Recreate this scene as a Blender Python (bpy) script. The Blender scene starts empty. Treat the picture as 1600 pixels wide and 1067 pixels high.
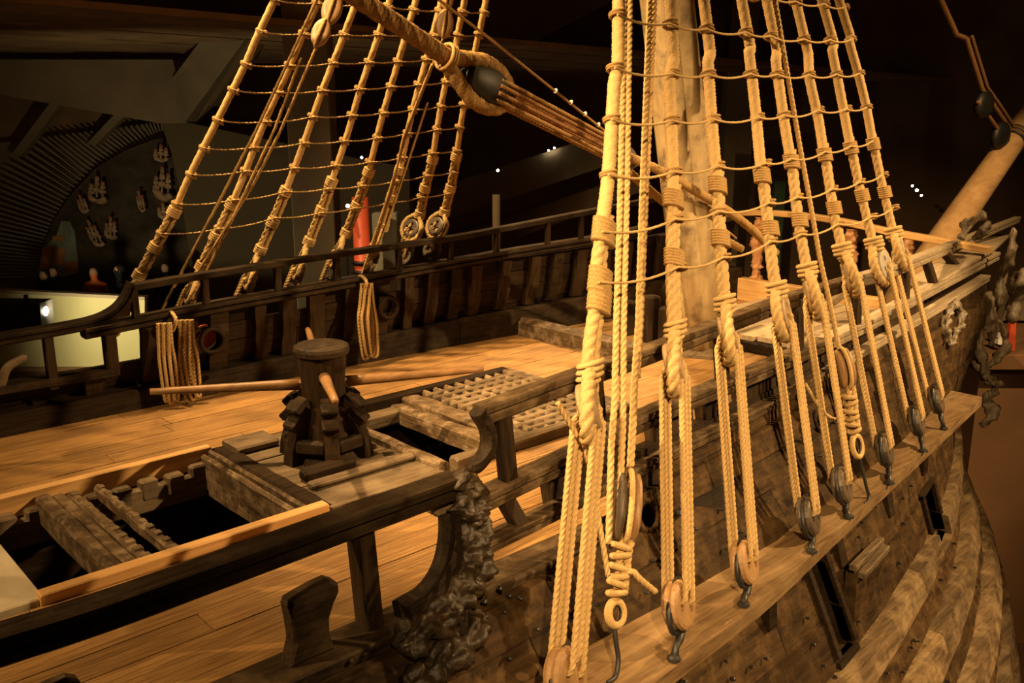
import bpy, math, random
import numpy as np
from mathutils import Vector, Matrix, noise
random.seed(7)
S = bpy.context.scene
COL = S.collection

# ------------------------------------------------------------------ camera
FPX, CX, CY, HOR, VPX = 1400.0, 800.0, 533.5, 200.0, 2350.0
CAM = np.array([0.0, -7.49, 3.2])
_p = math.atan((CY - HOR) / FPX)
_a = math.atan((VPX - CX) * math.cos(_p) / FPX)
VD = np.array([math.cos(_a), math.sin(_a), 0.0])       # horizontal viewing direction
VR = np.array([math.sin(_a), -math.cos(_a), 0.0])      # to the right of it
VF = VD * math.cos(_p) + np.array([0, 0, -math.sin(_p)])
VU = np.cross(VR, VF)
cam = bpy.data.cameras.new('camera'); camo = bpy.data.objects.new('camera', cam); COL.objects.link(camo)
camo.matrix_world = Matrix((
    (VR[0], VU[0], -VF[0], CAM[0]), (VR[1], VU[1], -VF[1], CAM[1]), (VR[2], VU[2], -VF[2], CAM[2]), (0, 0, 0, 1)))
cam.sensor_width = 36.0; cam.lens = 36.0 * FPX / 1600.0
cam.clip_start = 0.05; cam.clip_end = 300
S.camera = camo

# ------------------------------------------------------------------ world, light, exposure
S.view_settings.view_transform = 'Standard'; S.view_settings.look = 'None'
S.view_settings.gamma = 1.0; S.view_settings.use_curve_mapping = False
S.view_settings.exposure = 1.15
w = bpy.data.worlds.new('hall_dark'); S.world = w; w.use_nodes = True
w.node_tree.nodes['Background'].inputs[0].default_value = (1.0, 0.62, 0.30, 1)
w.node_tree.nodes['Background'].inputs[1].default_value = 0.013

def spot(name, loc, tgt, power, size=50, blend=0.6, rad=0.12, col=(1.0, 0.635, 0.275)):
    l = bpy.data.lights.new(name, 'SPOT'); l.energy = power; l.spot_size = math.radians(size); l.spot_blend = blend
    l.shadow_soft_size = rad; l.color = col
    o = bpy.data.objects.new(name, l); COL.objects.link(o); o.location = loc
    o.rotation_euler = (Vector(tgt) - Vector(loc)).to_track_quat('-Z', 'Y').to_euler()
    return o
# museum spotlights hung from the hall ceiling, out of frame, plus two added fill lamps
spot('spotlight_rigging_offscreen', (-3.0, -1.6, 9.5), (7.2, -2.6, 2.4), 4700, 44, 0.5, 0.08)
spot('fill_starboard_offscreen', (-3.0, -12.0, 8.5), (7.6, -3.9, -0.3), 4600, 36, 0.7)  # added fill from the camera side for ropes and hull
spot('spotlight_bow_offscreen', (17.0, -12.0, 9.5), (9.5, -3.2, 0.4), 7600, 42, 0.6)
spot('fill_bowsprit_offscreen', (12.0, -9.0, 10.0), (18.5, -0.6, 1.3), 3800, 40, 0.7)  # extra lamp added to brighten the dark bowsprit
spot('spotlight_deck_offscreen', (3.6, 3.4, 11.0), (8.0, 0.3, 0.0), 4300, 62, 0.7, 0.2)
spot('spotlight_foredeck_offscreen', (13.0, 5.0, 11.0), (11.0, 0.0, 0.6), 4200, 46, 0.7, 0.2)
spot('spotlight_aft_offscreen', (-6.0, 1.0, 9.0), (2.5, -1.5, 0.0), 2300, 50, 0.7, 0.2)
spot('spotlight_port_shrouds_offscreen', (-5.0, 0.5, 10.5), (6.0, 2.8, 4.6), 3000, 36, 0.6)

# ------------------------------------------------------------------ pixel helpers (1600 x 1067 frame)
def ray(x, y):
    v = VR * (x - CX) - VU * (y - CY) + VF * FPX
    return v / np.linalg.norm(v)
def gz(x, y, z):
    v = ray(x, y); return CAM + v * ((z - CAM[2]) / v[2])
def gy(x, y, Y):
    v = ray(x, y); return CAM + v * ((Y - CAM[1]) / v[1])
def gx(x, y, X):
    v = ray(x, y); return CAM + v * ((X - CAM[0]) / v[0])
def bg(x, y, d):
    "point on the wall that stands d metres away across the viewing direction"
    v = ray(x, y); return CAM + v * (d / float(v @ VD))
def gpl(x, y, p0, n):
    v = ray(x, y); return CAM + v * (float((p0 - CAM) @ n) / float(v @ n))

# ------------------------------------------------------------------ hull shape: half breadth at (x, z)
def lerp_tab(t, v):
    return float(np.interp(v, [a for a, b in t], [b for a, b in t]))
WT = [(-9, 4.8), (-5.5, 5.65), (-3.5, 5.1), (-2.6, 4.7), (-1.8, 4.32), (-1, 3.95), (-.45, 3.62), (0, 3.22), (.35, 3.06), (.7, 2.98), (1.4, 2.9), (2.2, 2.85)]
XT = [(-9, 16.4), (-5, 17.1), (-3, 17.0), (-2, 16.6), (-1.2, 16.9), (-.45, 18.5), (0, 18.5), (.7, 19.5), (2.2, 20.5)]
PT = [(-9, 1.8), (-3, 1.6), (-1.8, 1.35), (-.45, 1.3), (0, 1.8), (.7, 2.9), (2.2, 3.6)]
UX = [6.5, 8, 9.5, 10.7, 12.5, 14.5, 15.5, 16.5, 18, 19.5]; UR = [1, .975, .938, .90, .862, .82, .76, .66, .4, 0]   # bulwark plan
def Yh(x, z):
    W = lerp_tab(WT, z)
    if x <= 6.5: return W
    up = float(np.interp(x, UX, UR))
    if z >= .7: return W * up
    xb = lerp_tab(XT, z); p = lerp_tab(PT, z); u = (x - 6.5) / (xb - 6.5)
    lo = math.sqrt(1 - u ** p) if u < 1 else 0.0
    if z <= -.45: return W * lo
    k = (z + .45) / 1.15
    return W * (lo * (1 - k) + up * k)
def hit(x, y, off=0.0, side=-1):
    Y = side * 3.0
    for _ in range(60):
        P = gy(x, y, Y)
        Y = 0.5 * Y + 0.5 * side * (Yh(P[0], P[2]) + off)
    return gy(x, y, Y)

# ------------------------------------------------------------------ object helpers
def tag(o, label=None, cat=None, group=None, kind=None):
    if label: o['label'] = label
    if cat: o['category'] = cat
    if group: o['group'] = group
    if kind: o['kind'] = kind
    return o
def thing(name, label, cat, loc, group=None, kind=None):
    o = bpy.data.objects.new(name, None); COL.objects.link(o)
    o.location = Vector([float(c) for c in loc]); o.empty_display_size = 0.1
    return tag(o, label, cat, group, kind)
def world_loc(o):
    v = Vector((0, 0, 0))
    while o is not None:
        v = v + o.location + (o.matrix_parent_inverse.translation if o.parent else Vector((0, 0, 0)))
        o = o.parent
    return v
def mk(name, V, F, mat, parent=None, smooth=False, mats=None, fm=None):
    me = bpy.data.meshes.new(name)
    me.from_pydata([tuple(float(c) for c in v) for v in V], [], [tuple(int(i) for i in f) for f in F])
    if mats:
        for m in mats: me.materials.append(m)
        me.polygons.foreach_set('material_index', fm)
    elif mat: me.materials.append(mat)
    if smooth: me.polygons.foreach_set('use_smooth', [True] * len(me.polygons))
    me.update()
    o = bpy.data.objects.new(name, me); COL.objects.link(o)
    if parent is not None:
        o.parent = parent
        o.matrix_parent_inverse = Matrix.Translation(-world_loc(parent))
    return o
class MB:
    def __init__(s): s.V = []; s.F = []
    def add(s, V, F):
        n = len(s.V); s.V += [tuple(v) for v in V]; s.F += [tuple(i + n for i in f) for f in F]; return s
    def box(s, x0, x1, y0, y1, z0, z1, bev=0.0):
        return s.obox(((x0 + x1) / 2, (y0 + y1) / 2, (z0 + z1) / 2), (1, 0, 0), (0, 1, 0), (0, 0, 1), x1 - x0, y1 - y0, z1 - z0, bev)
    def obox(s, c, ax, ay, az, lx, ly, lz, bev=0.0):
        c = np.array(c, float); ax = nrm(ax); ay = nrm(ay); az = nrm(az)
        if bev <= 0:
            V = [c + ax * (i * lx / 2) + ay * (j * ly / 2) + az * (k * lz / 2) for i in (-1, 1) for j in (-1, 1) for k in (-1, 1)]
            F = [(0, 1, 3, 2), (4, 6, 7, 5), (0, 4, 5, 1), (2, 3, 7, 6), (0, 2, 6, 4), (1, 5, 7, 3)]
            return s.add(V, F)
        b = min(bev, lx * .45, ly * .45, lz * .45)       # chamfered along the four long edges and the ends
        dims = [lx, ly, lz]; axs = [ax, ay, az]; i = int(np.argmax(dims)); j, k = (i + 1) % 3, (i + 2) % 3
        L, A, B = dims[i] / 2, dims[j] / 2, dims[k] / 2
        ring = [(A - b, B), (A, B - b), (A, -B + b), (A - b, -B), (-A + b, -B), (-A, -B + b), (-A, B - b), (-A + b, B)]
        rs = [(-L, 1 - b / max(A, B)), (-L + b, 1), (L - b, 1), (L, 1 - b / max(A, B))]
        V = []
        for l, sc in rs:
            for (p, q) in ring: V.append(c + axs[i] * l + axs[j] * p * sc + axs[k] * q * sc)
        F = [tuple(range(8))[::-1], tuple(range(24, 32))]
        for r in range(3):
            for m in range(8): F.append((r * 8 + m, r * 8 + (m + 1) % 8, r * 8 + 8 + (m + 1) % 8, r * 8 + 8 + m))
        return s.add(V, F)
    def bar(s, a, b, wd, ht, up=(0, 0, 1), bev=0.0):
        a = np.array(a, float); b = np.array(b, float); d = b - a; L = np.linalg.norm(d); d = d / L
        sx = np.cross(d, np.array(up, float)); sx = nrm(sx); uz = np.cross(sx, d)
        return s.obox((a + b) / 2, d, sx, uz, L, wd, ht, bev)
    def tube(s, pts, r, n=8, cap=True):
        V, F = tube_geo(pts, r, n, cap); return s.add(V, F)
    def lathe(s, prof, c, axis=(0, 0, 1), n=20, ref=None):
        c = np.array(c, float); az = nrm(axis); ax = nrm(np.cross(az, (0, 0, 1) if abs(az[2]) < .9 else (1, 0, 0))) if ref is None else nrm(ref)
        ay = np.cross(az, ax); V = []
        for (r, h) in prof:
            for i in range(n):
                t = 2 * math.pi * i / n
                V.append(c + az * h + ax * r * math.cos(t) + ay * r * math.sin(t))
        F = []
        for k in range(len(prof) - 1):
            for i in range(n): F.append((k * n + i, k * n + (i + 1) % n, k * n + n + (i + 1) % n, k * n + n + i))
        F.append(tuple(range(n))[::-1]); F.append(tuple(range((len(prof) - 1) * n, len(prof) * n)))
        return s.add(V, F)
    def prism(s, poly, d):
        "closed 3D outline pushed along d"
        n = len(poly); d = np.array(d, float)
        V = [np.array(p, float) for p in poly] + [np.array(p, float) + d for p in poly]
        F = [tuple(range(n)), tuple(range(2 * n - 1, n - 1, -1))]
        for i in range(n): F.append((i, i + n, (i + 1) % n + n, (i + 1) % n)[::-1])
        return s.add(V, F)
    def build(s, name, mat, parent=None, smooth=False): return mk(name, s.V, s.F, mat, parent, smooth)
def nrm(v):
    v = np.array(v, float); return v / (np.linalg.norm(v) + 1e-12)
def resample(pts, step):
    P = np.array(pts, float); d = np.linalg.norm(np.diff(P, axis=0), axis=1); L = np.concatenate([[0], np.cumsum(d)])
    n = max(2, int(L[-1] / step) + 1); t = np.linspace(0, L[-1], n)
    return np.stack([np.interp(t, L, P[:, i]) for i in range(3)], 1), t
def smoothp(pts, n=6):
    "Catmull-Rom through the points"
    P = [np.array(p, float) for p in pts]; P = [2 * P[0] - P[1]] + P + [2 * P[-1] - P[-2]]; out = []
    for i in range(1, len(P) - 2):
        for k in range(n):
            t = k / n
            out.append(.5 * ((2 * P[i]) + (-P[i - 1] + P[i + 1]) * t + (2 * P[i - 1] - 5 * P[i] + 4 * P[i + 1] - P[i + 2]) * t * t + (-P[i - 1] + 3 * P[i] - 3 * P[i + 1] + P[i + 2]) * t ** 3))
    out.append(P[-2]); return out
def frames(P, up=None):
    T = np.gradient(P, axis=0); T /= (np.linalg.norm(T, axis=1)[:, None] + 1e-12)
    a = np.array([0, 0, 1.0]) if abs(T[0][2]) < .9 else np.array([1.0, 0, 0])
    if up is not None: a = np.array(up, float)
    N = [nrm(a - T[0] * (a @ T[0]))]
    for i in range(1, len(P)):
        v = N[-1] if up is None else a
        N.append(nrm(v - T[i] * (v @ T[i])))
    N = np.array(N); B = np.cross(T, N); return T, N, B
def grid_faces(m, n, cap=True):
    F = []
    for k in range(m - 1):
        for i in range(n): F.append((k * n + i, k * n + (i + 1) % n, k * n + n + (i + 1) % n, k * n + n + i))
    if cap: F.append(tuple(range(n))[::-1]); F.append(tuple(range((m - 1) * n, m * n)))
    return F
def tube_geo(pts, r, n=8, cap=True):
    P = np.array(pts, float); T, N, B = frames(P); m = len(P)
    R = np.full(m, r) if np.isscalar(r) else np.array(r, float)
    th = np.linspace(0, 2 * math.pi, n, endpoint=False)
    V = P[:, None, :] + R[:, None, None] * (np.cos(th)[None, :, None] * N[:, None, :] + np.sin(th)[None, :, None] * B[:, None, :])
    return V.reshape(-1, 3).tolist(), grid_faces(m, n, cap)
def rope_geo(pts, r, pitch=None, lobe=.2, n=12, step=None, strands=3):
    pitch = pitch or r * 7; step = step or pitch / 9
    P, s = resample(pts, step); T, N, B = frames(P)
    th = np.linspace(0, 2 * math.pi, n, endpoint=False)
    ph = 2 * math.pi * s / pitch
    rr = (r * (1.06 - lobe + lobe * np.abs(np.sin(strands * th / 2)) ** .55))[None, :, None]      # the grooves follow the lay
    A = th[None, :] + ph[:, None]
    V = P[:, None, :] + rr * (np.cos(A)[:, :, None] * N[:, None, :] + np.sin(A)[:, :, None] * B[:, None, :])
    return V.reshape(-1, 3).tolist(), grid_faces(len(P), n)
def rope(name, pts, r, mat, parent=None, **k):
    V, F = rope_geo(pts, r, **k); return mk(name, V, F, mat, parent, True)
def tube(name, pts, r, mat, parent=None, n=8):
    V, F = tube_geo(pts, r, n); return mk(name, V, F, mat, parent, True)
def sweep(name, path, prof, mat, parent=None, up=(0, 0, 1), smooth=False):
    "prof: closed outline of (sideways, up) offsets carried along the path"
    P = np.array(path, float); T, N, B = frames(P, up); n = len(prof)
    V = []
    for i in range(len(P)):
        for (u, v) in prof: V.append(P[i] - B[i] * u + N[i] * v)
    return mk(name, V, grid_faces(len(P), n), mat, parent, smooth)
def RECT(w, h, b=.012): # top at 0
    return [(-w / 2, -b), (-w / 2 + b, 0), (w / 2 - b, 0), (w / 2, -b), (w / 2, -h + b), (w / 2 - b, -h), (-w / 2 + b, -h), (-w / 2, -h + b)]
def MOULD(w, h): # rail with a bead and a hollow on both faces
    a = w / 2
    half = [(a, -.1 * h), (a, -.34 * h), (a - .16 * w, -.40 * h), (a - .16 * w, -.5 * h), (a - .05 * w, -.56 * h), (a - .05 * w, -.86 * h), (a - .2 * w, -h)]
    return [(-a + .04 * w, 0), (a - .04 * w, 0)] + half + [(-x, y) for x, y in half[::-1]]
def blob(name, pts, rad, mat, parent=None, amp=.3, freq=8.0, n=20, sub=8, seed=0, sq=1.0):
    "carved, lumpy limb"
    P = np.array(smoothp(pts, sub)); m = len(P)
    R = np.interp(np.linspace(0, 1, m), np.linspace(0, 1, len(rad)), rad)
    R[0] *= .35; R[-1] *= .35
    T, N, B = frames(P); V = []
    for i in range(m):
        for k in range(n):
            t = 2 * math.pi * k / n
            d = N[i] * math.cos(t) + B[i] * math.sin(t) * sq
            q = P[i] + d * R[i]
            sv = Vector((seed, 0, 0)); f = noise.turbulence(Vector(q * freq) + sv, 3, False) - .45
            g = abs(noise.noise(Vector(q * freq * 2.3) + sv)) - .2
            V.append(P[i] + d * R[i] * (1 + amp * (f * 2 + g * .5)))
    return mk(name, V, grid_faces(m, n), mat, parent, True)
def ring(name, c, axis, R, r, mat, parent=None, n=16, k=6, sx=1.0, ref=None):
    c = np.array(c, float); az = nrm(axis); ax = nrm(np.cross(az, (0, 0, 1) if abs(az[2]) < .9 else (1, 0, 0))) if ref is None else nrm(ref)
    ay = np.cross(az, ax); V = []
    for i in range(n):
        t = 2 * math.pi * i / n; d = ax * math.cos(t) * sx + ay * math.sin(t); u = nrm(d)
        for j in range(k):
            q = 2 * math.pi * j / k; V.append(c + d * R + u * r * math.cos(q) + az * r * math.sin(q))
    F = []
    for i in range(n):
        for j in range(k): F.append((i * k + j, i * k + (j + 1) % k, ((i + 1) % n) * k + (j + 1) % k, ((i + 1) % n) * k + j))
    return mk(name, V, F, mat, parent, True)
def seizing(name, c, axis, R, L, mat, parent=None, turns=5, n=14, sx=1.0, ref=None):
    "bound turns of small line around one or two parts of a rope"
    c = np.array(c, float); az = nrm(axis); ax = nrm(np.cross(az, (0, 0, 1) if abs(az[2]) < .9 else (1, 0, 0)))
    if ref is not None: ax = nrm(np.array(ref) - az * (np.array(ref) @ az))
    ay = np.cross(az, ax); m = turns * 4 + 1; V = []
    for j in range(m):
        h = (j / (m - 1) - .5) * L; rr = R * (1 + .10 * abs(math.sin(math.pi * j / 4)))
        if j in (0, m - 1): rr = R * .8
        for i in range(n):
            t = 2 * math.pi * i / n
            V.append(c + az * (h + .06 * L * math.sin(t)) + ax * rr * math.cos(t) * sx + ay * rr * math.sin(t))
    return mk(name, V, grid_faces(m, n), mat, parent, True)

def cut(objs, V, F):
    "real openings: take the solid (V, F) out of each closed mesh"
    me = bpy.data.meshes.new('cutter'); me.from_pydata([tuple(float(c) for c in v) for v in V], [], [tuple(f) for f in F]); me.update()
    import bmesh
    bm = bmesh.new(); bm.from_mesh(me); bmesh.ops.recalc_face_normals(bm, faces=bm.faces); bm.to_mesh(me); bm.free()
    c = bpy.data.objects.new('cutter', me); COL.objects.link(c)
    lo = np.min(np.array(V, float), 0); hi = np.max(np.array(V, float), 0); todo = []
    for o in objs:
        P = np.array([v.co[:] for v in o.data.vertices])
        if (P.max(0) < lo).any() or (P.min(0) > hi).any(): continue
        bm = bmesh.new(); bm.from_mesh(o.data); bmesh.ops.recalc_face_normals(bm, faces=bm.faces); bm.to_mesh(o.data); bm.free()
        m = o.modifiers.new('cut', 'BOOLEAN'); m.operation = 'DIFFERENCE'; m.solver = 'EXACT'; m.object = c; todo.append(o)
    bpy.context.view_layer.update(); dg = bpy.context.evaluated_depsgraph_get()
    new = [bpy.data.meshes.new_from_object(o.evaluated_get(dg)) for o in todo]
    for o, n in zip(todo, new): o.modifiers.clear(); o.data = n
    bpy.data.objects.remove(c, do_unlink=True)
def kids(root, *names): return [o for o in root.children if o.name.split('.')[0] in names]

# ------------------------------------------------------------------ materials
def new_mat(name):
    m = bpy.data.materials.new(name); m.use_nodes = True; return m, m.node_tree.nodes, m.node_tree.links
def wood(name, c1, c2, scale=1.0, rough=.6, bump=.3, axis=0, spec=.35, stain=None, stain_amt=.5, vary=.25, stretch=14, stain_scale=1.3):
    m, N, L = new_mat(name); b = N['Principled BSDF']
    tc = N.new('ShaderNodeTexCoord'); mp = N.new('ShaderNodeMapping')
    sc = [stretch * scale] * 3; sc[axis] = scale; mp.inputs['Scale'].default_value = sc
    L.new(tc.outputs['Object'], mp.inputs['Vector'])
    oi = N.new('ShaderNodeObjectInfo')
    ad = N.new('ShaderNodeVectorMath'); ad.operation = 'ADD'; mu = N.new('ShaderNodeMath'); mu.operation = 'MULTIPLY'; mu.inputs[1].default_value = 37.0
    L.new(oi.outputs['Random'], mu.inputs[0]); L.new(mp.outputs[0], ad.inputs[0]); L.new(mu.outputs[0], ad.inputs[1])
    n1 = N.new('ShaderNodeTexNoise'); n1.inputs['Scale'].default_value = 1.6; n1.inputs['Detail'].default_value = 7; n1.inputs['Roughness'].default_value = .62
    L.new(ad.outputs[0], n1.inputs['Vector'])
    cr = N.new('ShaderNodeValToRGB'); cr.color_ramp.elements[0].position = .3; cr.color_ramp.elements[1].position = .72
    cr.color_ramp.elements[0].color = (*c1, 1); cr.color_ramp.elements[1].color = (*c2, 1); L.new(n1.outputs['Fac'], cr.inputs[0])
    col = cr.outputs[0]
    if stain:
        n2 = N.new('ShaderNodeTexNoise'); n2.inputs['Scale'].default_value = stain_scale; n2.inputs['Detail'].default_value = 5; n2.inputs['Roughness'].default_value = .65
        L.new(tc.outputs['Object'], n2.inputs['Vector'])
        r2 = N.new('ShaderNodeValToRGB'); r2.color_ramp.elements[0].position = .47; r2.color_ramp.elements[1].position = .66
        r2.color_ramp.elements[1].color = (stain_amt,) * 3 + (1,); L.new(n2.outputs['Fac'], r2.inputs[0])
        mx = N.new('ShaderNodeMixRGB'); mx.inputs[2].default_value = (*stain, 1); L.new(r2.outputs[0], mx.inputs[0]); L.new(col, mx.inputs[1]); col = mx.outputs[0]
    hv = N.new('ShaderNodeHueSaturation'); mr = N.new('ShaderNodeMapRange'); mr.inputs['To Min'].default_value = 1 - vary; mr.inputs['To Max'].default_value = 1 + vary
    L.new(oi.outputs['Random'], mr.inputs['Value']); L.new(mr.outputs[0], hv.inputs['Value']); L.new(col, hv.inputs['Color']); L.new(hv.outputs[0], b.inputs['Base Color'])
    b.inputs['Roughness'].default_value = rough; b.inputs['Specular IOR Level'].default_value = spec
    bp = N.new('ShaderNodeBump'); bp.inputs['Strength'].default_value = bump; bp.inputs['Distance'].default_value = .02
    L.new(n1.outputs['Fac'], bp.inputs['Height']); L.new(bp.outputs[0], b.inputs['Normal'])
    return m
def plain(name, c, rough=.7, spec=.3, metal=0.0, mottle=.15, scale=6.0, bump=0.0, emit=None, es=0.0):
    m, N, L = new_mat(name); b = N['Principled BSDF']
    tc = N.new('ShaderNodeTexCoord'); n1 = N.new('ShaderNodeTexNoise'); n1.inputs['Scale'].default_value = scale; n1.inputs['Detail'].default_value = 5
    L.new(tc.outputs['Object'], n1.inputs['Vector'])
    cr = N.new('ShaderNodeValToRGB'); cr.color_ramp.elements[0].position = .3; cr.color_ramp.elements[1].position = .7
    cr.color_ramp.elements[0].color = (*[x * (1 - mottle) for x in c], 1); cr.color_ramp.elements[1].color = (*[min(1, x * (1 + mottle)) for x in c], 1)
    L.new(n1.outputs['Fac'], cr.inputs[0]); L.new(cr.outputs[0], b.inputs['Base Color'])
    b.inputs['Roughness'].default_value = rough; b.inputs['Specular IOR Level'].default_value = spec; b.inputs['Metallic'].default_value = metal
    if bump:
        bp = N.new('ShaderNodeBump'); bp.inputs['Strength'].default_value = bump; bp.inputs['Distance'].default_value = .02
        L.new(n1.outputs['Fac'], bp.inputs['Height']); L.new(bp.outputs[0], b.inputs['Normal'])
    if emit:
        b.inputs['Emission Color'].default_value = (*emit, 1); b.inputs['Emission Strength'].default_value = es
    return m
M = dict(
    deck=wood('pine_deck', (.15, .070, .021), (.47, .27, .095), 1.5, .5, .2, 0, .4, (.15, .082, .032), .45, .14, 26),
    pine=wood('new_pine', (.48, .26, .09), (.66, .40, .16), 1.2, .5, .08, 0, .4, None, 0, .1, 14),
    pine_y=wood('new_pine_athwart', (.50, .28, .10), (.68, .42, .17), 1.2, .5, .08, 1, .4, None, 0, .1, 14),
    old=wood('black_oak', (.008, .0045, .0022), (.032, .018, .008), 1.2, .65, .5, 0, .1, (.055, .040, .026), .35, .3, 10),
    old_v=wood('black_oak_upright', (.012, .0065, .003), (.048, .028, .013), 1.2, .65, .6, 2, .1, (.065, .046, .029), .35, .3, 10),
    grey=wood('weathered_oak', (.055, .036, .019), (.19, .13, .070), 1.1, .65, .6, 0, .3, (.27, .20, .12), .5, .25, 12),
    grey_y=wood('weathered_oak_athwart', (.036, .021, .009), (.15, .092, .042), 1.1, .65, 1.0, 1, .3, (.31, .225, .135), .65, .25, 10, 7.0),
    railw=wood('worn_rail_oak', (.009, .0055, .003), (.036, .022, .011), 1.2, .6, .4, 0, .12, (.085, .058, .032), .35, .2, 14, 3.0),
    hull=wood('hull_oak', (.015, .008, .0035), (.072, .041, .017), .9, .7, 1.0, 0, .10, (.135, .078, .030), .55, .3, 8, 5.0),
    wale=wood('wale_oak', (.045, .027, .012), (.19, .12, .056), .9, .55, 1.0, 0, .4, (.34, .24, .12), .6, .3, 9, 3.0),
    board=wood('channel_board', (.09, .052, .022), (.25, .155, .072), 1.0, .5, .5, 0, .4, (.33, .22, .11), .45, .1, 14, 1.6),
    railm=wood('worn_oak_rail', (.022, .013, .006), (.085, .053, .026), 1.2, .6, .5, 0, .15, (.20, .14, .075), .5, .2, 14, 3.5),
    bowrail=wood('bleached_rail_oak', (.21, .155, .095), (.44, .34, .215), 1.2, .55, .35, 0, .35, (.42, .33, .21), .4, .15, 14, 2.0),
    pale=wood('pale_board', (.46, .38, .25), (.60, .52, .37), .8, .7, .1, 1, .3, (.28, .22, .14), .4, .05, 5),
    mast=wood('mast_spruce', (.30, .215, .105), (.50, .37, .195), .9, .6, .4, 2, .3, (.105, .082, .050), .75, .05, 3.5, 3.0),
    spar=wood('bowsprit_spruce', (.42, .24, .10), (.62, .39, .18), .6, .45, .15, 0, .45, (.34, .20, .09), .5, .05, 8, 1.2),
    carve=wood('carved_oak', (.010, .0065, .0035), (.055, .036, .019), 3.0, .42, .8, 2, .35, (.11, .078, .044), .4, .2, 2, 6.0),
    carve_b=wood('carved_bow_oak', (.045, .032, .019), (.22, .165, .10), 4.0, .45, 1.0, 2, .5, (.30, .23, .15), .5, .2, 2, 7.0),
    herm=wood('carved_limewood', (.36, .17, .075), (.50, .26, .12), 3.0, .5, .3, 2, .4, None, 0, .1, 3),
    barw=wood('capstan_bar_ash', (.17, .085, .032), (.30, .165, .066), 2.0, .45, .1, 0, .45, None, 0, .1, 5),
    block=wood('block_elm', (.27, .15, .065), (.42, .25, .115), 4.0, .45, .2, 2, .45, None, 0, .15, 4),
    darkblock=wood('tarred_block', (.05, .036, .024), (.14, .10, .065), 4.0, .42, .3, 2, .5, None, 0, .2, 4),
    deadeye=wood('deadeye_elm', (.30, .19, .09), (.44, .30, .155), 4.0, .5, .2, 2, .4, None, 0, .15, 4),
    rope=plain('hemp_rope', (.50, .335, .145), .8, .15, 0, .16, 60, .25),
    rope_s=plain('served_hemp', (.58, .385, .165), .8, .15, 0, .14, 90, .35),
    rope_d=plain('old_hemp', (.38, .235, .090), .85, .12, 0, .2, 60, .3),
    rope_t=plain('tarred_hemp', (.25, .125, .045), .7, .25, 0, .3, 50, .3),
    rope_m=plain('brown_stay_hemp', (.31, .18, .065), .8, .15, 0, .25, 40, .3),
    iron=plain('black_iron', (.035, .032, .030), .45, .5, .3, .25, 20, .15),
    conc=plain('concrete', (.30, .225, .135), .85, .2, 0, .15, 1.2, .1),
    wall_d=plain('dark_hall_paint', (.26, .165, .09), .9, .1, 0, .25, .5),
    wall_g=plain('grey_hall_wall', (.17, .122, .068), .9, .15, 0, .08, .8),
    ceil=plain('ceiling_boards', (.34, .21, .11), .9, .1, 0, .25, 1.5),
    cream=plain('cream_parapet', (.60, .54, .27), .7, .3, 0, .05, 2),
    white=plain('white_slats', (.40, .32, .21), .7, .3, 0, .06, 2),
    mural=wood('sea_relief', (.035, .025, .016), (.15, .11, .068), .35, .6, .4, 0, .15, (.09, .062, .036), .4, 0, 3, .5),
    modelw=plain('model_ship_wood', (.55, .36, .20), .6, .3, 0, .35, 6),
    redflag=plain('red_flag', (.62, .07, .04), .6, .2),
    sail=plain('painted_sail', (.60, .27, .07), .6, .2, 0, .15, 3),
    turq=plain('painted_sea_green', (.34, .38, .28), .7, .2, 0, .3, 2),
    redpaint=plain('red_paint', (.55, .085, .035), .45, .4, 0, .12, 3),
    blueg=plain('blue_grey_paint', (.33, .34, .29), .7, .2, 0, .06, 2),
    greeng=plain('green_glass', (.05, .09, .05), .3, .5, 0, .2, 2),
    cloth_d=plain('dark_clothes', (.012, .012, .013), .9, .1),
    cloth_o=plain('orange_jacket', (.52, .12, .025), .8, .1),
    cloth_b=plain('blue_clothes', (.03, .04, .06), .8, .1),
    skin=plain('skin', (.42, .24, .14), .6, .3), hair=plain('dark_hair', (.015, .01, .008), .7, .2),
    floorb=plain('brown_floor', (.20, .105, .05), .6, .3, 0, .15, .8),
    lampb=plain('black_metal', (.012, .011, .010), .5, .4),
    bulb=plain('lamp_glow', (1, .95, .85), .5, .3, 0, 0, 2, 0, (1.0, .86, .62), 30.0),
    whitebox=plain('white_box', (.75, .72, .66), .6, .3),
)

# ================================================================== THE DECK (floor)
floor = thing('floor', None, None, (5, 0, 0), kind='structure')
def db(x): return Yh(x, 0.0) - .34                      # deck half breadth
def plank(x0, x1, ya, yb, z, th, mat, parent, name='plank'):
    g = .004
    n = 1 if max(x0, x1) < 6.6 else 5
    V = []; F = []
    xs = np.linspace(x0 + g, x1 - g, n + 1)
    for x in xs:
        a = ya(x) if callable(ya) else ya; b = yb(x) if callable(yb) else yb
        if b - a < .03: b = a + .03
        V += [(x, a + g, z - th), (x, a + g, z), (x, b - g, z), (x, b - g, z - th)]
    return mk(name, V, grid_faces(n + 1, 4), mat, parent)
HY0, HY1 = -1.2, 0.98                                   # central hatch band
lanes = []
for k in range(7): lanes.append((HY1 + k * (2.86 - HY1) / 7, HY1 + (k + 1) * (2.86 - HY1) / 7, -3.5, 14.8))
for k in range(6): lanes.append((-2.86 + k * (2.86 + HY0) / 6, -2.86 + (k + 1) * (2.86 + HY0) / 6, -3.5, 14.8))
for k in range(8): lanes.append((HY0 + k * (HY1 - HY0) / 8, HY0 + (k + 1) * (HY1 - HY0) / 8, 7.72, 14.8))
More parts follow.
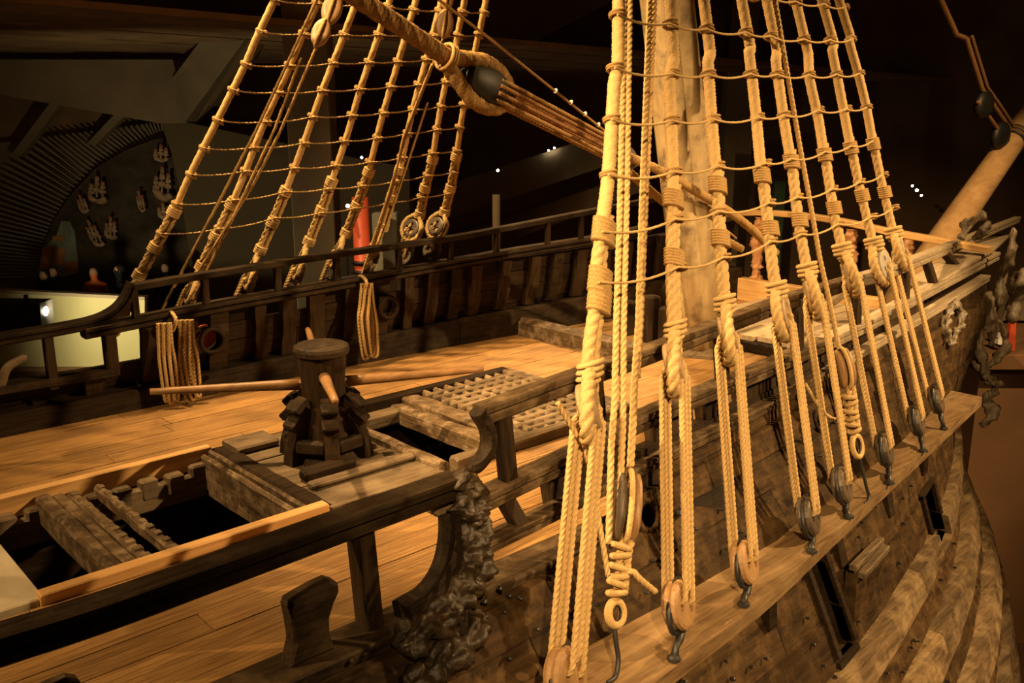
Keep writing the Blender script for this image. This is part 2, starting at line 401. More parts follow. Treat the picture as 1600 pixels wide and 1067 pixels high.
for li, (ya, yb, xa, xb) in enumerate(lanes):
    x = xa; first = True
    while x < xb - .01:
        L = random.uniform(3.6, 5.6) if not first else random.uniform(1.6, 5.0)
        e = min(xb, x + L); e = xb if xb - e < 1.2 else e; first = False
        fa = (lambda q, v=ya: max(v, -db(q))); fb = (lambda q, v=yb: min(v, db(q)))
        if ya > 0: fa = (lambda q, v=ya: min(v, db(q) - .03))
        if yb < 0: fb = (lambda q, v=yb: max(v, -db(q) + .03))
        plank(x, e, fa, fb, random.uniform(-.003, .003), .07, M['deck'], floor)
        x = e
# dark lower deck under the hatches
MB().box(-3.5, 13.6, -2.9, 2.9, -2.3, -2.2).build('floor_lower_deck', M['old'])['kind'] = 'structure'
mb = MB()
mb.box(-3.5, 7.7, HY1 - .0, HY1 + .1, -2.2, -.075); mb.box(-3.5, 7.7, HY0 - .1, HY0, -2.2, -.075)
mb.build('deck_carling', M['old'], floor)

# ---- aft hatch: pale cover board, coamings, beams, notched ledges
hatch = thing('deck_hatch', 'open black hatch with notched beams aft of the capstan', 'hatch', (2.5, -.1, 0))
MB().box(-1.2, 1.45, -1.17, .93, -.03, .045, .01).build('cover_board', M['pale'], hatch)
MB().box(1.42, 3.70, HY0 - .015, HY0 + .095, -.28, .085, .01).build('new_coaming', M['pine'], hatch)['label'] = 'bright new pine coaming'
MB().box(-1.2, 3.62, HY1 - .08, HY1 + .02, -.16, .055, .01).build('far_coaming', M['pine'], hatch)
for k in range(9):
    x = 1.35 + k * .25; h = random.uniform(-.06, 0)
    MB().box(x, x + .17, HY1 - .21 + random.uniform(-.02, .02), HY1 - .07, -.30, -.06 + h, .02).build('ledge_block', M['grey'], hatch)
MB().box(1.3, 3.6, HY1 - .19, HY1 - .09, -.42, -.16, .02).build('far_carling', M['grey'], hatch)
def beam_y(x0, x1, z0, z1, mat, parent, name='beam', ya=HY0 + .09, yb=HY1 - .1, amp=.012):
    n = 16; V = []
    for i in range(n + 1):
        y = ya + (yb - ya) * i / n
        j = [amp * noise.noise(Vector((y * 3, x0 * 5 + q * 3, z0))) for q in range(6)]
        V += [(x0 + j[0], y, z0), (x0 + j[1], y, z1 - .025 + j[4]), (x0 + .025 + j[1], y, z1 + j[4]), (x1 - .025 + j[2], y, z1 + j[5]), (x1 + j[2], y, z1 - .025 + j[5]), (x1 + j[3], y, z0)]
    return mk(name, V, grid_faces(n + 1, 6), mat, parent)
beam_y(1.95, 2.08, -.24, .0, M['grey_y'], hatch)
beam_y(2.085, 2.21, -.24, -.035, M['grey_y'], hatch)
for (xa, xb) in ((2.215, 2.31), (2.45, 2.53)):
    beam_y(xa, xb, -.14, -.035, M['grey_y'], hatch, 'notched_ledge')
    for k in range(12):
        y = HY0 + .13 + k * .165
        MB().box(xa + .015, xb - .01, y, y + .075, -.05, -.022 + random.uniform(-.008, .008), .008).build('ledge_tooth', M['grey'], hatch)
beam_y(3.49, 3.56, -.40, .0, M['grey_y'], hatch, amp=.012)
beam_y(3.57, 3.62, -.3, .035, M['grey_y'], hatch, amp=.012)
beam_y(3.625, 3.80, -.2, .03, M['old'], hatch, amp=.02)
bed = thing('capstan_bed', 'weathered grey plank bed under the capstan between two hatches', 'planking', (4.4, -.1, 0))
for k in range(7):
    ya = HY0 + .03 + k * .30
    MB().box(3.75, 5.0 + (.0 if k < 3 else -.05), ya, ya + .292, -.08, random.uniform(-.004, .018), .006).build('plank', M['grey'], bed)
MB().box(3.86, 4.42, -.56, -.40, .016, .13, .03).build('chock_timber', M['old'], bed)
MB().box(3.82, 4.98, -.74, -.62, .016, .075, .02).build('bed_batten', M['grey'], bed)
beam_y(4.97, 5.10, -.12, .08, M['grey_y'], bed, 'end_beam', amp=.02)
MB().box(3.74, 4.2, .55, .93, .016, .09, .02).build('bed_batten', M['grey'], bed)

hatch2 = thing('grating_hatch', 'open black hatch and wooden grating forward of the capstan', 'hatch', (6.3, -.1, 0))
for (a, b, c, d, e, f) in ((5.1, 7.72, HY1 - .12, HY1 + .03, -.25, .13), (5.1, 7.72, HY0 - .03, HY0 + .1, -.25, .13)):
    MB().box(a, b, c, d, e, f, .02).build('side_coaming', M['old'] if c > 0 else M['grey'], hatch2)
MB().box(5.1, 6.1, HY1 - .3, HY1 - .12, -.16, .02, .03).build('carling', M['grey'], hatch2)
beam_y(7.58, 7.74, -.25, .13, M['grey_y'], hatch2, 'end_coaming')
beam_y(5.97, 6.22, -.10, .09, M['grey_y'], hatch2, amp=.022)
beam_y(5.80, 5.97, -.16, .03, M['grey_y'], hatch2, 'rebate', amp=.03)
for k in range(8):
    x = 6.27 + k * .166
    beam_y(x, x + .07, .02, .118, M['grey_y'], hatch2, 'grating_ledge', amp=.008)
for k in range(12):
    y = HY0 + .15 + k * .155
    MB().box(6.2, 7.6, y, y + .07, .05, .118 + random.uniform(-.006, .008), .012).build('grating_batten', M['grey'], hatch2)

# ================================================================== CAPSTAN and its bars
cx, cy = 4.43, 0.03
cap = thing('capstan', 'dark oak capstan with round cap and stepped whelps on the deck', 'capstan', (cx, cy, 0))
barrel = MB().lathe([(.215, .50), (.225, .8), (.238, 1.02), (.24, 1.05)], (cx, cy, 0), n=12).build('barrel', M['old_v'], cap)
MB().lathe([(.24, 1.04), (.268, 1.055), (.275, 1.10), (.265, 1.13), (.24, 1.145), (.05, 1.16)], (cx, cy, 0), n=28).build('cap_disc', M['railw'], cap, False)
MB().lathe([(.40, .0), (.33, .1), (.22, .55)], (cx, cy, 0), n=12).build('spindle', M['old_v'], cap)
for k in range(2):                                      # square bar holes right through the barrel
    t2 = math.radians(62.5 + 90 * k); dd = np.array([math.cos(t2), math.sin(t2), 0]); ss = np.array([-dd[1], dd[0], 0])
    q = MB().obox(np.array([cx, cy, .83]), dd, ss, (0, 0, 1), .8, .085, .10); cut([barrel], q.V, q.F)
for k in range(6):
    t = 2 * math.pi * (k + .12) / 6; d = np.array([math.cos(t), math.sin(t), 0]); s = np.array([-d[1], d[0], 0])
    c0 = np.array([cx, cy, 0.0])
    # whelp: tapered rib
    poly = [c0 + d * .18 + np.array([0, 0, .016]), c0 + d * .47 + np.array([0, 0, .016]), c0 + d * .45 + np.array([0, 0, .16]), c0 + d * .36 + np.array([0, 0, .45]),
            c0 + d * .335 + np.array([0, 0, .62]), c0 + d * .25 + np.array([0, 0, .66]), c0 + d * .18 + np.array([0, 0, .5])]
    mb = MB(); mb.prism([p - s * .07 for p in poly], s * .14); wl = mb.build('whelp', M['old_v'], cap)
    for (r, z, a) in ((.345, .575, .75), (.385, .42, .75)):
        ax = nrm(d * math.cos(a) - np.array([0, 0, 1]) * math.sin(a)); az = nrm(np.cross(s, ax))
        MB().obox(c0 + d * r + np.array([0, 0, z]), ax, s, az, .13, .17, .085, .015).build('step_block', M['railw'], wl)
    t2 = t + math.pi / 6; d2 = np.array([math.cos(t2), math.sin(t2), 0]); s2 = np.array([-d2[1], d2[0], 0])
    MB().obox(c0 + d2 * .36 + np.array([0, 0, .2]), d2, s2, (0, 0, 1), .10, .30, .13, .02).build('chock', M['railw'], cap)
def cbar(a, b, label):
    P = [a + (b - a) * t for t in np.linspace(0, 1, 9)]
    t = thing('capstan_bar', label, 'bar', (a + b) / 2)
    tube('shaft', P, np.linspace(.058, .032, 9), M['barw'], t, 10)
    sd = nrm(b - a)
    MB().bar(a - sd * .06, a + sd * .03, .10, .10, bev=.02).build('socket_end', M['barw'], t)
zA = .75; A0, A1, AB0, AB1 = gz(235, 612, zA), gz(755, 577, zA), None, None
dA = nrm(A1 - A0); ctr = np.array([cx, cy, zA])
cbar(ctr - dA * .22, A0, 'long tapering capstan bar reaching toward the coiled rope on the port bulwark')
cbar(ctr + dA * .22, A1, 'long tapering capstan bar reaching toward the wooden grating')
zC = .86; C0, C1 = gz(481, 515, zC), gz(524, 627, zC)
dC = nrm(C1 - C0); ctr = np.array([cx, cy, zC])
cbar(ctr + dC * .20, C1, 'short bright capstan bar jutting over the hatch bed toward the starboard rail')
cbar(ctr - dC * .20, C0, 'capstan bar sticking up behind the capstan cap toward the port shrouds')

# ================================================================== PORT BULWARK (far wall)
wp = thing('wall_port', None, None, (6, 3, 0), kind='structure')
def side_strip(name, x0, x1, zf0, zf1, off, th, mat, parent, side, n=8, jit=0.0, sharp=False):
    "a plank of the ship's side between two heights (functions of x), th thick outward from off"
    V = []
    for i in range(n + 1):
        x = x0 + (x1 - x0) * i / n; a, b = zf0(x), zf1(x)
        j = jit * noise.noise(Vector((x * 2.1, a * 5, side * 3)))
        ya, yb = Yh(x, a) + off, Yh(x, b) + off
        V += [(x, side * ya, a), (x, side * (ya + th + j), a), (x, side * (yb + th + j), b), (x, side * yb, b)]
    return mk(name, V, grid_faces(n + 1, 4), mat, parent)
def sheer(x):
    return float(np.interp(x, [-6, 3.5, 6, 8.5, 11, 14, 18], [0, 0, .09, .19, .26, .42, .62]))
def Z(c, k=1.0): return lambda x: c + k * sheer(x)
# planking
zs = [-.45, -.05, .28, .56, .80]
for k in range(4):
    xx = [-2.5, 2.9 + .4 * k, 6.4 - .3 * k, 9.8, 14.9]
    for i in range(4):
        if k == 3 and i == 0: continue
        if k >= 1 and i == 0: pass
        side_strip('plank', xx[i] + .006, xx[i + 1] - .006, Z(zs[k]), Z(zs[k + 1] - .012), -.06, .07, M['old'], wp, 1, jit=.02)
for (a, b) in ((4.0, 4.45), (4.72, 5.15), (6.0, 7.25), (7.5, 9.2), (9.45, 14.9)):     # short top course with gaps between
    side_strip('plank', a, b, Z(.80), Z(1.0), -.05, .06, M['old'], wp, 1, n=6)
# inner frames
fx = 2.55
for k in range(24):
    wdt = random.uniform(.13, .24); ln = random.uniform(-.03, .05); h = 1.0 if fx > 3.2 else .50
    if random.random() < .18: h -= .22
    y = lambda q, z: Yh(q, z) - .16
    V = []
    for i, z in enumerate(np.linspace(.22, h, 6)):
        zz = z + sheer(fx); dx = ln * i / 5 + .025 * noise.noise(Vector((k * 3.3, z * 4, 0)))
        d = .10 + .03 * noise.noise(Vector((k * 1.7, z * 3, 5)))
        V += [(fx + dx, Yh(fx, zz) - .07, zz), (fx + dx, Yh(fx, zz) - .07 - d, zz), (fx + dx + wdt, Yh(fx + wdt, zz) - .07 - d, zz), (fx + dx + wdt, Yh(fx + wdt, zz) - .07, zz)]
    mk('frame_timber', V, grid_faces(6, 4), M['old_v'] if k % 4 else M['railw'], wp)
    fx += wdt + random.uniform(.16, .42)
    if fx > 13: break
# waterway: heavy timber where the deck meets the side
for (a, b) in ((-3.5, 1.4), (1.41, 4.25), (4.27, 8.4), (8.42, 14.8)):
    n = 10; V = []
    for i in range(n + 1):
        x = a + (b - a) * i / n; h = .24 + .8 * sheer(x) * (1 if a > 4 else .3); y0 = Yh(x, 0) - .42; j = .015 * noise.noise(Vector((x * 2, 1, 1)))
        V += [(x, y0, -.02), (x, y0 + .01, h - .03 + j), (x, y0 + .04, h + j), (x, y0 + .3, h + .015), (x, y0 + .3, -.02)]
    mk('waterway', V, grid_faces(n + 1, 5), M['old'] if a < 4 else M['railw'], wp)
# round ports with wooden rims
for (px, py) in ((329, 531), (604, 480)):
    c = hit(px, py, -.12, 1)
    ring('port_rim', c + np.array([0, -.05, 0]), (0, 1, 0), .145, .03, M['old'], wp, 22, 8)
    q = MB().lathe([(.135, -.35), (.135, .22)], c, (0, 1, 0), 22); cut(kids(wp, 'plank', 'frame_timber'), q.V, q.F)
    MB().lathe([(.16, .0), (.16, .03)], c + np.array([0, .16, 0]), (0, 1, 0), 22).build('port_view_disc', M['redpaint'] if px < 400 else M['blueg'], wp)  # coloured disc added as stand-in for the view outside the port

# port railing
def linepx(pts, off, side): return [hit(x, y, off, side) for x, y in pts]
pr = thing('port_railing', 'dark double wooden rail along the far port bulwark', 'railing', (7, 3, 1.0))
P = smoothp(linepx([(128, 511), (320, 474), (560, 431), (710, 404), (830, 384), (945, 366), (1010, 352)], -.10, 1), 5)
sweep('main_rail', P, MOULD(.26, .13), M['railw'], pr)
Pt = smoothp(linepx([(203, 443), (320, 424), (500, 396), (700, 368), (780, 354), (945, 322), (1020, 308)], -.10, 1), 5)
sweep('top_rail', Pt, RECT(.13, .085), M['railw'], pr)
for px in (207, 318, 428, 523, 618, 703, 775, 852, 905):
    x = np.interp(px, [203, 320, 500, 700, 780, 945], [p[0] for p in linepx([(203, 443), (320, 424), (500, 396), (700, 368), (780, 354), (945, 322)], -.10, 1)])
    zt = np.interp(x, [p[0] for p in Pt], [p[2] for p in Pt]); zb = np.interp(x, [p[0] for p in P], [p[2] for p in P])
    MB().box(x - .04, x + .04, Yh(x, zt) - .14, Yh(x, zt) - .06, zb - .01, zt - .02, .01).build('stanchion', M['old_v'], pr)
ar = thing('port_aft_railing', 'low curved dark rail of the port bulwark before the cream parapet', 'railing', (2.6, 3, .6))
Pa = smoothp(linepx([(-160, 550), (0, 521), (80, 508), (140, 496), (172, 482), (190, 462), (200, 440)], -.10, 1), 6)
sweep('rail', Pa, MOULD(.2, .12), M['railw'], ar, up=(0, 1, 0.0) if False else (0, 0, 1))
for px in (72,):
    p = hit(px, 515, -.1, 1); MB().box(p[0] - .05, p[0] + .05, p[1] - .06, p[1] + .04, .42, p[2] - .06, .01).build('post', M['old_v'], ar)
p = hit(168, 520, -.1, 1); MB().box(p[0] - .06, p[0] + .07, p[1] - .08, p[1] + .06, .45, .98, .012).build('post', M['old_v'], ar)
q0, q1 = hit(-120, 618, -.12, 1), hit(172, 573, -.12, 1)
sweep('sill', [q0, (q0 + q1) / 2, q1], RECT(.3, .09), M['railw'], ar)
p = hit(-25, 600, -.1, 1)
kb = thing('port_knee', 'small bent grey knee timber at the end of the port bulwark', 'knee', p)
blob('bent_arm', [hit(-22, 640, -.2, 1), hit(2, 598, -.2, 1), hit(12, 574, -.2, 1), hit(42, 556, -.2, 1)], [.06, .055, .05, .04], M['grey'], kb, .12, 4, 10)

# ================================================================== STARBOARD SIDE (near wall)
ws = thing('wall_starboard', None, None, (6, -3.2, 0), kind='structure')
ZC = -.45
# upper strakes between planksheer and channel
lev = [-.50, -.26, -.03, .20, .40]
for k in range(4):
    xx = [-1.5, 3.9 + (.35 * k if k < 2 else 0), 7.2 - .4 * k, 10.6, 15.2]
    if k >= 2: xx[1] = 5.25
    for i in range(4):
        if k >= 2 and i == 0: continue
        n = 10
        side_strip('plank', xx[i] + .006, xx[i + 1] - .006, (lambda x, c=lev[k]: c + sheer(x) * (1.0 if c > -.4 else .4)), (lambda x, c=lev[k + 1] - .014: c + sheer(x)), -.05, .06 + .02 * ((k * 7 + i * 3) % 3), M['hull'], ws, -1, n, .03)
# unseen backing strips, added so that no light passes the seams
side_strip('seam_backing', 5.25, 15.2, Z(-.55), Z(.40), -.16, .09, M['old'], ws, -1, 24)
side_strip('seam_backing', 3.9, 5.25, Z(-.75), Z(-.16), -.26, .09, M['old'], ws, -1, 6)
side_strip('seam_backing', -1.5, 3.9, Z(-.75), Z(-.30), -.26, .09, M['old'], ws, -1, 6)
side_strip('seam_backing', 5.25, 15.2, Z(.40), Z(.46), -.16, .12, M['old'], ws, -1, 20)
# lower strakes and wales
zl = -.50; k = 0; strakes = []
while zl > -6.4:
    wv = (k % 4 == 3) if k < 4 else (k % 2 == 1)
    wd = .24 if wv else .38
    strakes.append((zl - wd, zl, wv)); zl -= wd; k += 1
for k, (za, zb, is_wale) in enumerate(strakes):
    xx = [-1.0, 4.6 + .9 * ((k * 5) % 3), 9.4 + .8 * ((k * 3) % 3), 13.4 + .5 * (k % 2), 16.9]
    for i in range(4):
        fa = lambda x, c=za: c + .5 * sheer(x); fb = lambda x, c=zb - .014: c + .5 * sheer(x)
        if i == 3:
            V = []; n = 14
            for j in range(n + 1):
                t = j / n; 
                xbm = lerp_tab(XT, (za + zb) / 2); x = xx[3] + (xbm - .02 - xx[3]) * math.sin(t * math.pi / 2)
                a, b = fa(x), fb(x); th = .17 if is_wale else .035 + .012 * (k % 3)
                V += [(x, -(Yh(min(x, xbm), a) - .06), a), (x + .0, -(Yh(x, a) + th), a), (x, -(Yh(x, b) + th), b), (x, -(Yh(x, b) - .06), b)]
            mk('plank' if not is_wale else 'wale', V, grid_faces(n + 1, 4), M['wale'] if is_wale else M['hull'], ws)
        else:
            side_strip('plank' if not is_wale else 'wale', xx[i] + .006, xx[i + 1] - .006, fa, fb, -.06, .23 if is_wale else .075 + .015 * (k % 3), M['wale'] if is_wale else M['hull'], ws, -1, 12, .03)
V = []; F = []; xs_ = list(np.linspace(-1, 13, 18)) + list(13 + 5.7 * np.sin(np.linspace(.1, 1, 14) * math.pi / 2)); zs_ = np.linspace(-.5, -8.8, 26)
for x in xs_:
    for z in zs_: V.append((x, -max(0, Yh(x, z + .5 * sheer(x)) - .12), z + .5 * sheer(x)))
nz = len(zs_)
for i in range(len(xs_) - 1):
    for j in range(nz - 1): F.append((i * nz + j, i * nz + j + 1, (i + 1) * nz + j + 1, (i + 1) * nz + j))
SKIN = mk('inner_skin', V, F, M['old'], ws)  # backing surface added behind the lower strakes to block light
# mirrored far bow side so the bow is closed
V2 = [(x, -y, z) for x, y, z in V]; mk('inner_skin', V2, F, M['hull'], ws)

# planksheer aft of the carved bracket
ps = thing('planksheer', 'dark timber ledge carrying the kevels at the starboard deck edge', 'timber', (1.5, -3, 0))
MB().box(-1.5, 5.25, -3.16, -2.83, -.11, .012, .015).build('ledge', M['railm'], ps)
MB().box(-1.5, 3.9, -3.22, -3.06, -.27, -.125, .03).build('moulding', M['railm'], ps)
MB().box(-1.5, 3.9, -3.13, -2.9, -.46, -.29, .02).build('lower_timber', M['old'], ps)
for px, py in ((552, 1021), (582, 1031), (706, 995)):
    c = hit(px, py, .0); MB().lathe([(.018, 0), (.016, .012), (.006, .016)], (c[0], -3.165, min(-.03, c[2])), (0, -1, 0), 8).build('nail_head', M['grey'], ps)

# starboard rails
sr = thing('starboard_aft_rail', 'long dark moulded rail on square posts along the near starboard deck edge', 'railing', (1.8, -2.95, 0))
P = smoothp([hit(x, y, 0) for x, y in ((-420, 1106), (-150, 1030), (0, 984), (150, 938), (300, 886), (500, 815), (712, 740))], 5)
sweep('rail', P, MOULD(.20, .165), M['railw'], sr)
for (pa, pb) in (((570, 835), (604, 962)),):
    a, b = hit(*pa), hit(*pb); MB().bar(np.array([b[0], -2.95, .0]), np.array([a[0], -2.93, .70]), .16, .13, (1, 0, 0), .012).build('post', M['old_v'], sr)
for xq in (.55, -1.0):
    MB().bar((xq, -2.95, .0), (xq - .1, -2.93, .68), .16, .13, (1, 0, 0), .012).build('post', M['old_v'], sr)
p = hit(690, 790, -.1); MB().box(p[0] - .11, p[0] + .11, -2.98, -2.80, .60, .72, .02).build('rail_block', M['grey'], sr)

sf = thing('starboard_fore_railing', 'stepped dark moulded rails and posts along the near starboard bulwark', 'railing', (8, -3, .4))
UP = [(748, 634), (905, 577), (1000, 545), (1100, 508), (1230, 461), (1330, 431), (1425, 402), (1590, 338)]
R2 = [(735, 775), (900, 697), (1000, 645), (1100, 604), (1200, 564), (1360, 495), (1435, 454), (1555, 393)]
R3 = [(735, 852), (900, 772), (1000, 721), (1100, 672), (1200, 624), (1360, 534), (1444, 487), (1540, 429)]
PU = smoothp([hit(x, y) for x, y in UP], 6); P2 = smoothp([hit(x, y) for x, y in R2], 6); P3 = smoothp([hit(x, y) for x, y in R3], 6)
def split(P, xs): k = next(i for i, p in enumerate(P) if p[0] > xs); return P[:k + 1], P[k:]
for nm, P, pr_, xs_ in (('top_rail', PU, (.14, .15), 9.6), ('middle_rail', P2, (.17, .15), 9.0), ('lower_rail', P3, (.15, .11), 8.6)):
    a, b = split(P, xs_)
    sweep(nm, a, MOULD(*pr_), M['railm'], sf); sweep(nm, b, MOULD(*pr_), M['bowrail'], sf)['label'] = 'bleached forward rail length'
def on(P, x):
    X = [p[0] for p in P]; return np.array([x, np.interp(x, X, [p[1] for p in P]), np.interp(x, X, [p[2] for p in P])])
for x in (4.15, 5.15, 6.9, 8.4, 9.9, 11.4, 12.6, 13.9):
    a, b = on(P2, x), on(PU, x)
    MB().bar(a + (0, 0, -.02), b + (0, 0, -.12), .10, .13, (1, 0, 0), .012).build('post', M['old_v'], sf)
MB().bar(on(P3, 4.2) + (0, 0, -.03), on(P2, 4.1) + (0, 0, -.12), .10, .12, (1, 0, 0), .01).build('post', M['old_v'], sf)
gx0 = 4.62
for wdt, gap in ((.13, .0), (.42, .15), (.30, .30), (.55, .20), (.34, .30), (.75, .2), (.5, .22), (.6, .2), (.8, .2), (.6, .25), (.7, .2)):
    a, b = on(P3, gx0), on(P3, gx0 + wdt); c, d = on(P2, gx0), on(P2, gx0 + wdt)
    iy = np.array([0, .15, 0]); V = []
    for q in (a, b, d, c): q = q.copy()
    lo, hi = -.10, -.15
    pts = [a + (0, .04, lo), b + (0, .04, lo), d + (0, .04, hi), c + (0, .04, hi)]
    mb = MB(); mb.prism(pts, (0, .13, 0)); mb.build('timber_head', M['old_v'], sf)
    gx0 += wdt + gap
    if gx0 > 13.2: break
# swept knee that joins the high rail to the low one
kn = thing('rail_knee', 'curved moulded knee joining the high starboard rail to the low one', 'knee', hit(745, 700))
Pk = smoothp([hit(x, y, .01) for x, y in ((748, 640), (764, 668), (766, 698), (752, 724), (728, 746), (700, 762))], 6)
sweep('knee_rail', Pk, [(-.07, -.045), (-.07, .0), (-.045, .025), (-.02, .005), (.02, .005), (.045, .03), (.07, 0), (.07, -.045), (.03, -.07), (-.03, -.07)], M['railw'], kn, up=(0.2, 0, 1) if False else (1, 0, .3), smooth=False)

# carved bracket
cb = thing('carved_bracket', 'glossy dark carved grotesque bracket under the starboard rail step', 'carving', hit(700, 980))
H = lambda px, py, o=.06: hit(px, py, o)
blob('carved_head', [H(716, 742), H(728, 760), H(733, 790), H(732, 815)], [.09, .15, .165, .14], M['carve'], cb, .26, 9, 40, 14, 1)
blob('carved_torso', [H(733, 800), H(738, 840), H(734, 885), H(720, 930)], [.13, .17, .175, .15], M['carve'], cb, .26, 9, 40, 14, 2)
blob('carved_arm', [H(742, 825, .12), H(752, 850, .14), H(744, 880, .14)], [.05, .06, .04], M['carve'], cb, .4, 14, 16, 8, 3)
blob('carved_leaf_scroll', [H(725, 925), H(690, 960), H(655, 985), H(626, 1020)], [.15, .15, .14, .10], M['carve'], cb, .26, 9, 40, 14, 4)
blob('carved_tail', [H(738, 950), H(735, 990), H(705, 1025), H(660, 1055), H(630, 1075)], [.08, .13, .14, .11, .07], M['carve'], cb, .26, 9, 36, 12, 5)
blob('carved_paw', [H(748, 1010, .1), H(752, 985, .1), H(748, 955, .1)], [.05, .06, .04], M['carve'], cb, .35, 14, 16, 8, 6)
Pk2 = smoothp([hit(x, y, -.02) for x, y in ((704, 795), (704, 840), (694, 885), (668, 925), (628, 952))], 6)
sweep('curved_rib', Pk2, [(-.10, -.06), (-.10, .03), (-.03, .06), (.03, .03), (.10, .05), (.10, -.06)], M['railw'], cb, up=(-1, 0, .4), smooth=False)

# kevels on the planksheer
def kevel(dx, label):
    t = thing('kevel_cleat', label, 'cleat', (2.55 + dx, -2.97, .012))
    pts = [(455, 1033), (463, 1003), (459, 975), (453, 945), (457, 935), (470, 927), (500, 910), (518, 902), (530, 905), (531, 915), (522, 936), (515, 960), (516, 985), (524, 1008)]
    poly = [gy(x, y, -3.05) + np.array([dx, 0, .0]) for x, y in pts]
    zb = min(p[2] for p in poly)
    for p in poly: p[2] = .012 + (p[2] - zb) * 1.0
    for p in (poly[0], poly[-1]): p[2] = .012
    mb = MB(); n = len(poly); c = sum(poly) / n; V = []
    for (off, sc) in ((0, .93), (.02, 1), (.12, 1), (.14, .93)):
        for p in poly: q = c + (p - c) * sc; q = q + np.array([0, off, 0]); q[2] = max(q[2], .012); V.append(q)
    mb.add(V, grid_faces(4, n)); mb.build('cleat_body', M['railm'], t)
kevel(0, 'flared dark wooden kevel cleat beside the post on the starboard ledge')
kevel(-1.52, 'second dark kevel cleat farther aft on the starboard ledge, mostly out of view')

# ---- channel board with its brackets
ch = thing('channel', 'long broad wooden channel board jutting from the starboard hull under the deadeyes', 'board', (8, -3.7, ZC))
OUT = [gz(x, y, ZC) for x, y in ((860, 1200), (1022, 1067), (1200, 932), (1340, 800), (1440, 708), (1535, 620))]
n = len(OUT); xs = [p[0] for p in OUT]
PO = [(x, np.interp(x, xs, [p[1] for p in OUT])) for x in np.linspace(xs[0], xs[-1], 24)]
V = []
for (x, y) in PO:
    yi = -(Yh(x, ZC) - .03)
    V += [(x, yi, ZC - .13), (x, yi, ZC), (x, y, ZC), (x, y - .0, ZC - .13)]
mk('board', V, grid_faces(24, 4), M['board'], ch)
for x in (4.9, 6.3, 7.8, 9.3, 10.8, 12.2):
    yo = np.interp(x, xs, [p[1] for p in OUT]) + .12; yi = -(Yh(x, -1.2) - .0)
    mb = MB(); mb.prism([(x - .06, yo, ZC - .13), (x - .06, -(Yh(x, ZC) - .03), ZC - .13), (x - .06, -(Yh(x, -.95) - .05), -.95), (x - .06, -(Yh(x, -.95) + .06), -.95)], (.12, 0, 0)); mb.build('bracket', M['old'], ch)
for k in range(0):
    x = 4.6 + k * 1.15; a = np.array([x, np.interp(x, xs, [p[1] for p in OUT]) + .06, ZC - .13]); b = np.array([x - .25, -(Yh(x, -1.5) + .09), -1.55])
    tube('chain_bar', [a, a * .5 + b * .5, b], .022, M['iron'], ch, 6)
# gun port lid edge and open gun port on the hull below
lid = thing('gunport_hood', 'two raised grey wooden battens of a gunport hood below the channel', 'gunport', hit(1355, 890, .2))
for (p, q) in (((1332, 888), (1376, 843)), ((1345, 900), (1385, 855))):
    a, b = hit(*p, .22), hit(*q, .22); MB().bar(a, b, .08, .07, (0, 0, 1), .012).build('batten', M['grey'], lid)
a, b = hit(1330, 900, .1), hit(1362, 1000, .1)
mb = MB(); mb.prism([hit(1340, 897, .2), hit(1386, 858, .2), hit(1358, 950, .08), hit(1334, 975, .08)], (0, .12, 0)); mb.build('lid', M['hull'], lid)
PORTS = []
def gunport(px, py, hw, hh, label):
    c = hit(px, py, .1); t = thing('gunport', label, 'gunport', c); x0, x1, z0, z1 = c[0] - hw, c[0] + hw, c[2] - hh, c[2] + hh
    q = MB().box(x0, x1, c[1] - .6, c[1] + .7, z0, z1); cut(kids(ws, 'plank', 'wale', 'seam_backing'), q.V, q.F)
    me = SKIN.data; import bmesh
    bm = bmesh.new(); bm.from_mesh(me)
    bmesh.ops.subdivide_edges(bm, edges=list({e for f in bm.faces for e in f.edges if x0 - 1 < f.calc_center_median().x < x1 + 1 and z0 - .5 < f.calc_center_median().z < z1 + .5}), cuts=3, use_grid_fill=True)
    bmesh.ops.delete(bm, geom=[f for f in bm.faces if x0 - .03 < f.calc_center_median().x < x1 + .03 and z0 - .03 < f.calc_center_median().z < z1 + .03], context='FACES')
    bm.to_mesh(me); bm.free(); PORTS.append((x0 - .1, x1 + .1, z0 - .1, z1 + .1))
    for (za, zb) in ((z0 - .05, z0), (z1, z1 + .05)):
        V = []
        for x in np.linspace(x0 - .06, x1 + .06, 6):
            for (z, o) in ((za, .0), (za, .085), (zb, .085), (zb, .0)): V.append((x, -(Yh(x, z) + o), z))
        mk('frame', V, grid_faces(6, 4), M['old'], t)
    for xa in (x0 - .03, x1 + .03):
        a = np.array([xa, -(Yh(xa, z0) - .01), z0]); b = np.array([xa, -(Yh(xa, z1) - .01), z1]); MB().bar(a, b, .2, .06, (1, 0, 0)).build('frame', M['old'], t)
gunport(1463, 806, .30, .30, 'black square gunport under the fore end of the channel')
gunport(1306, 945, .17, .42, 'black narrow gunport in the shadow below the middle of the channel')
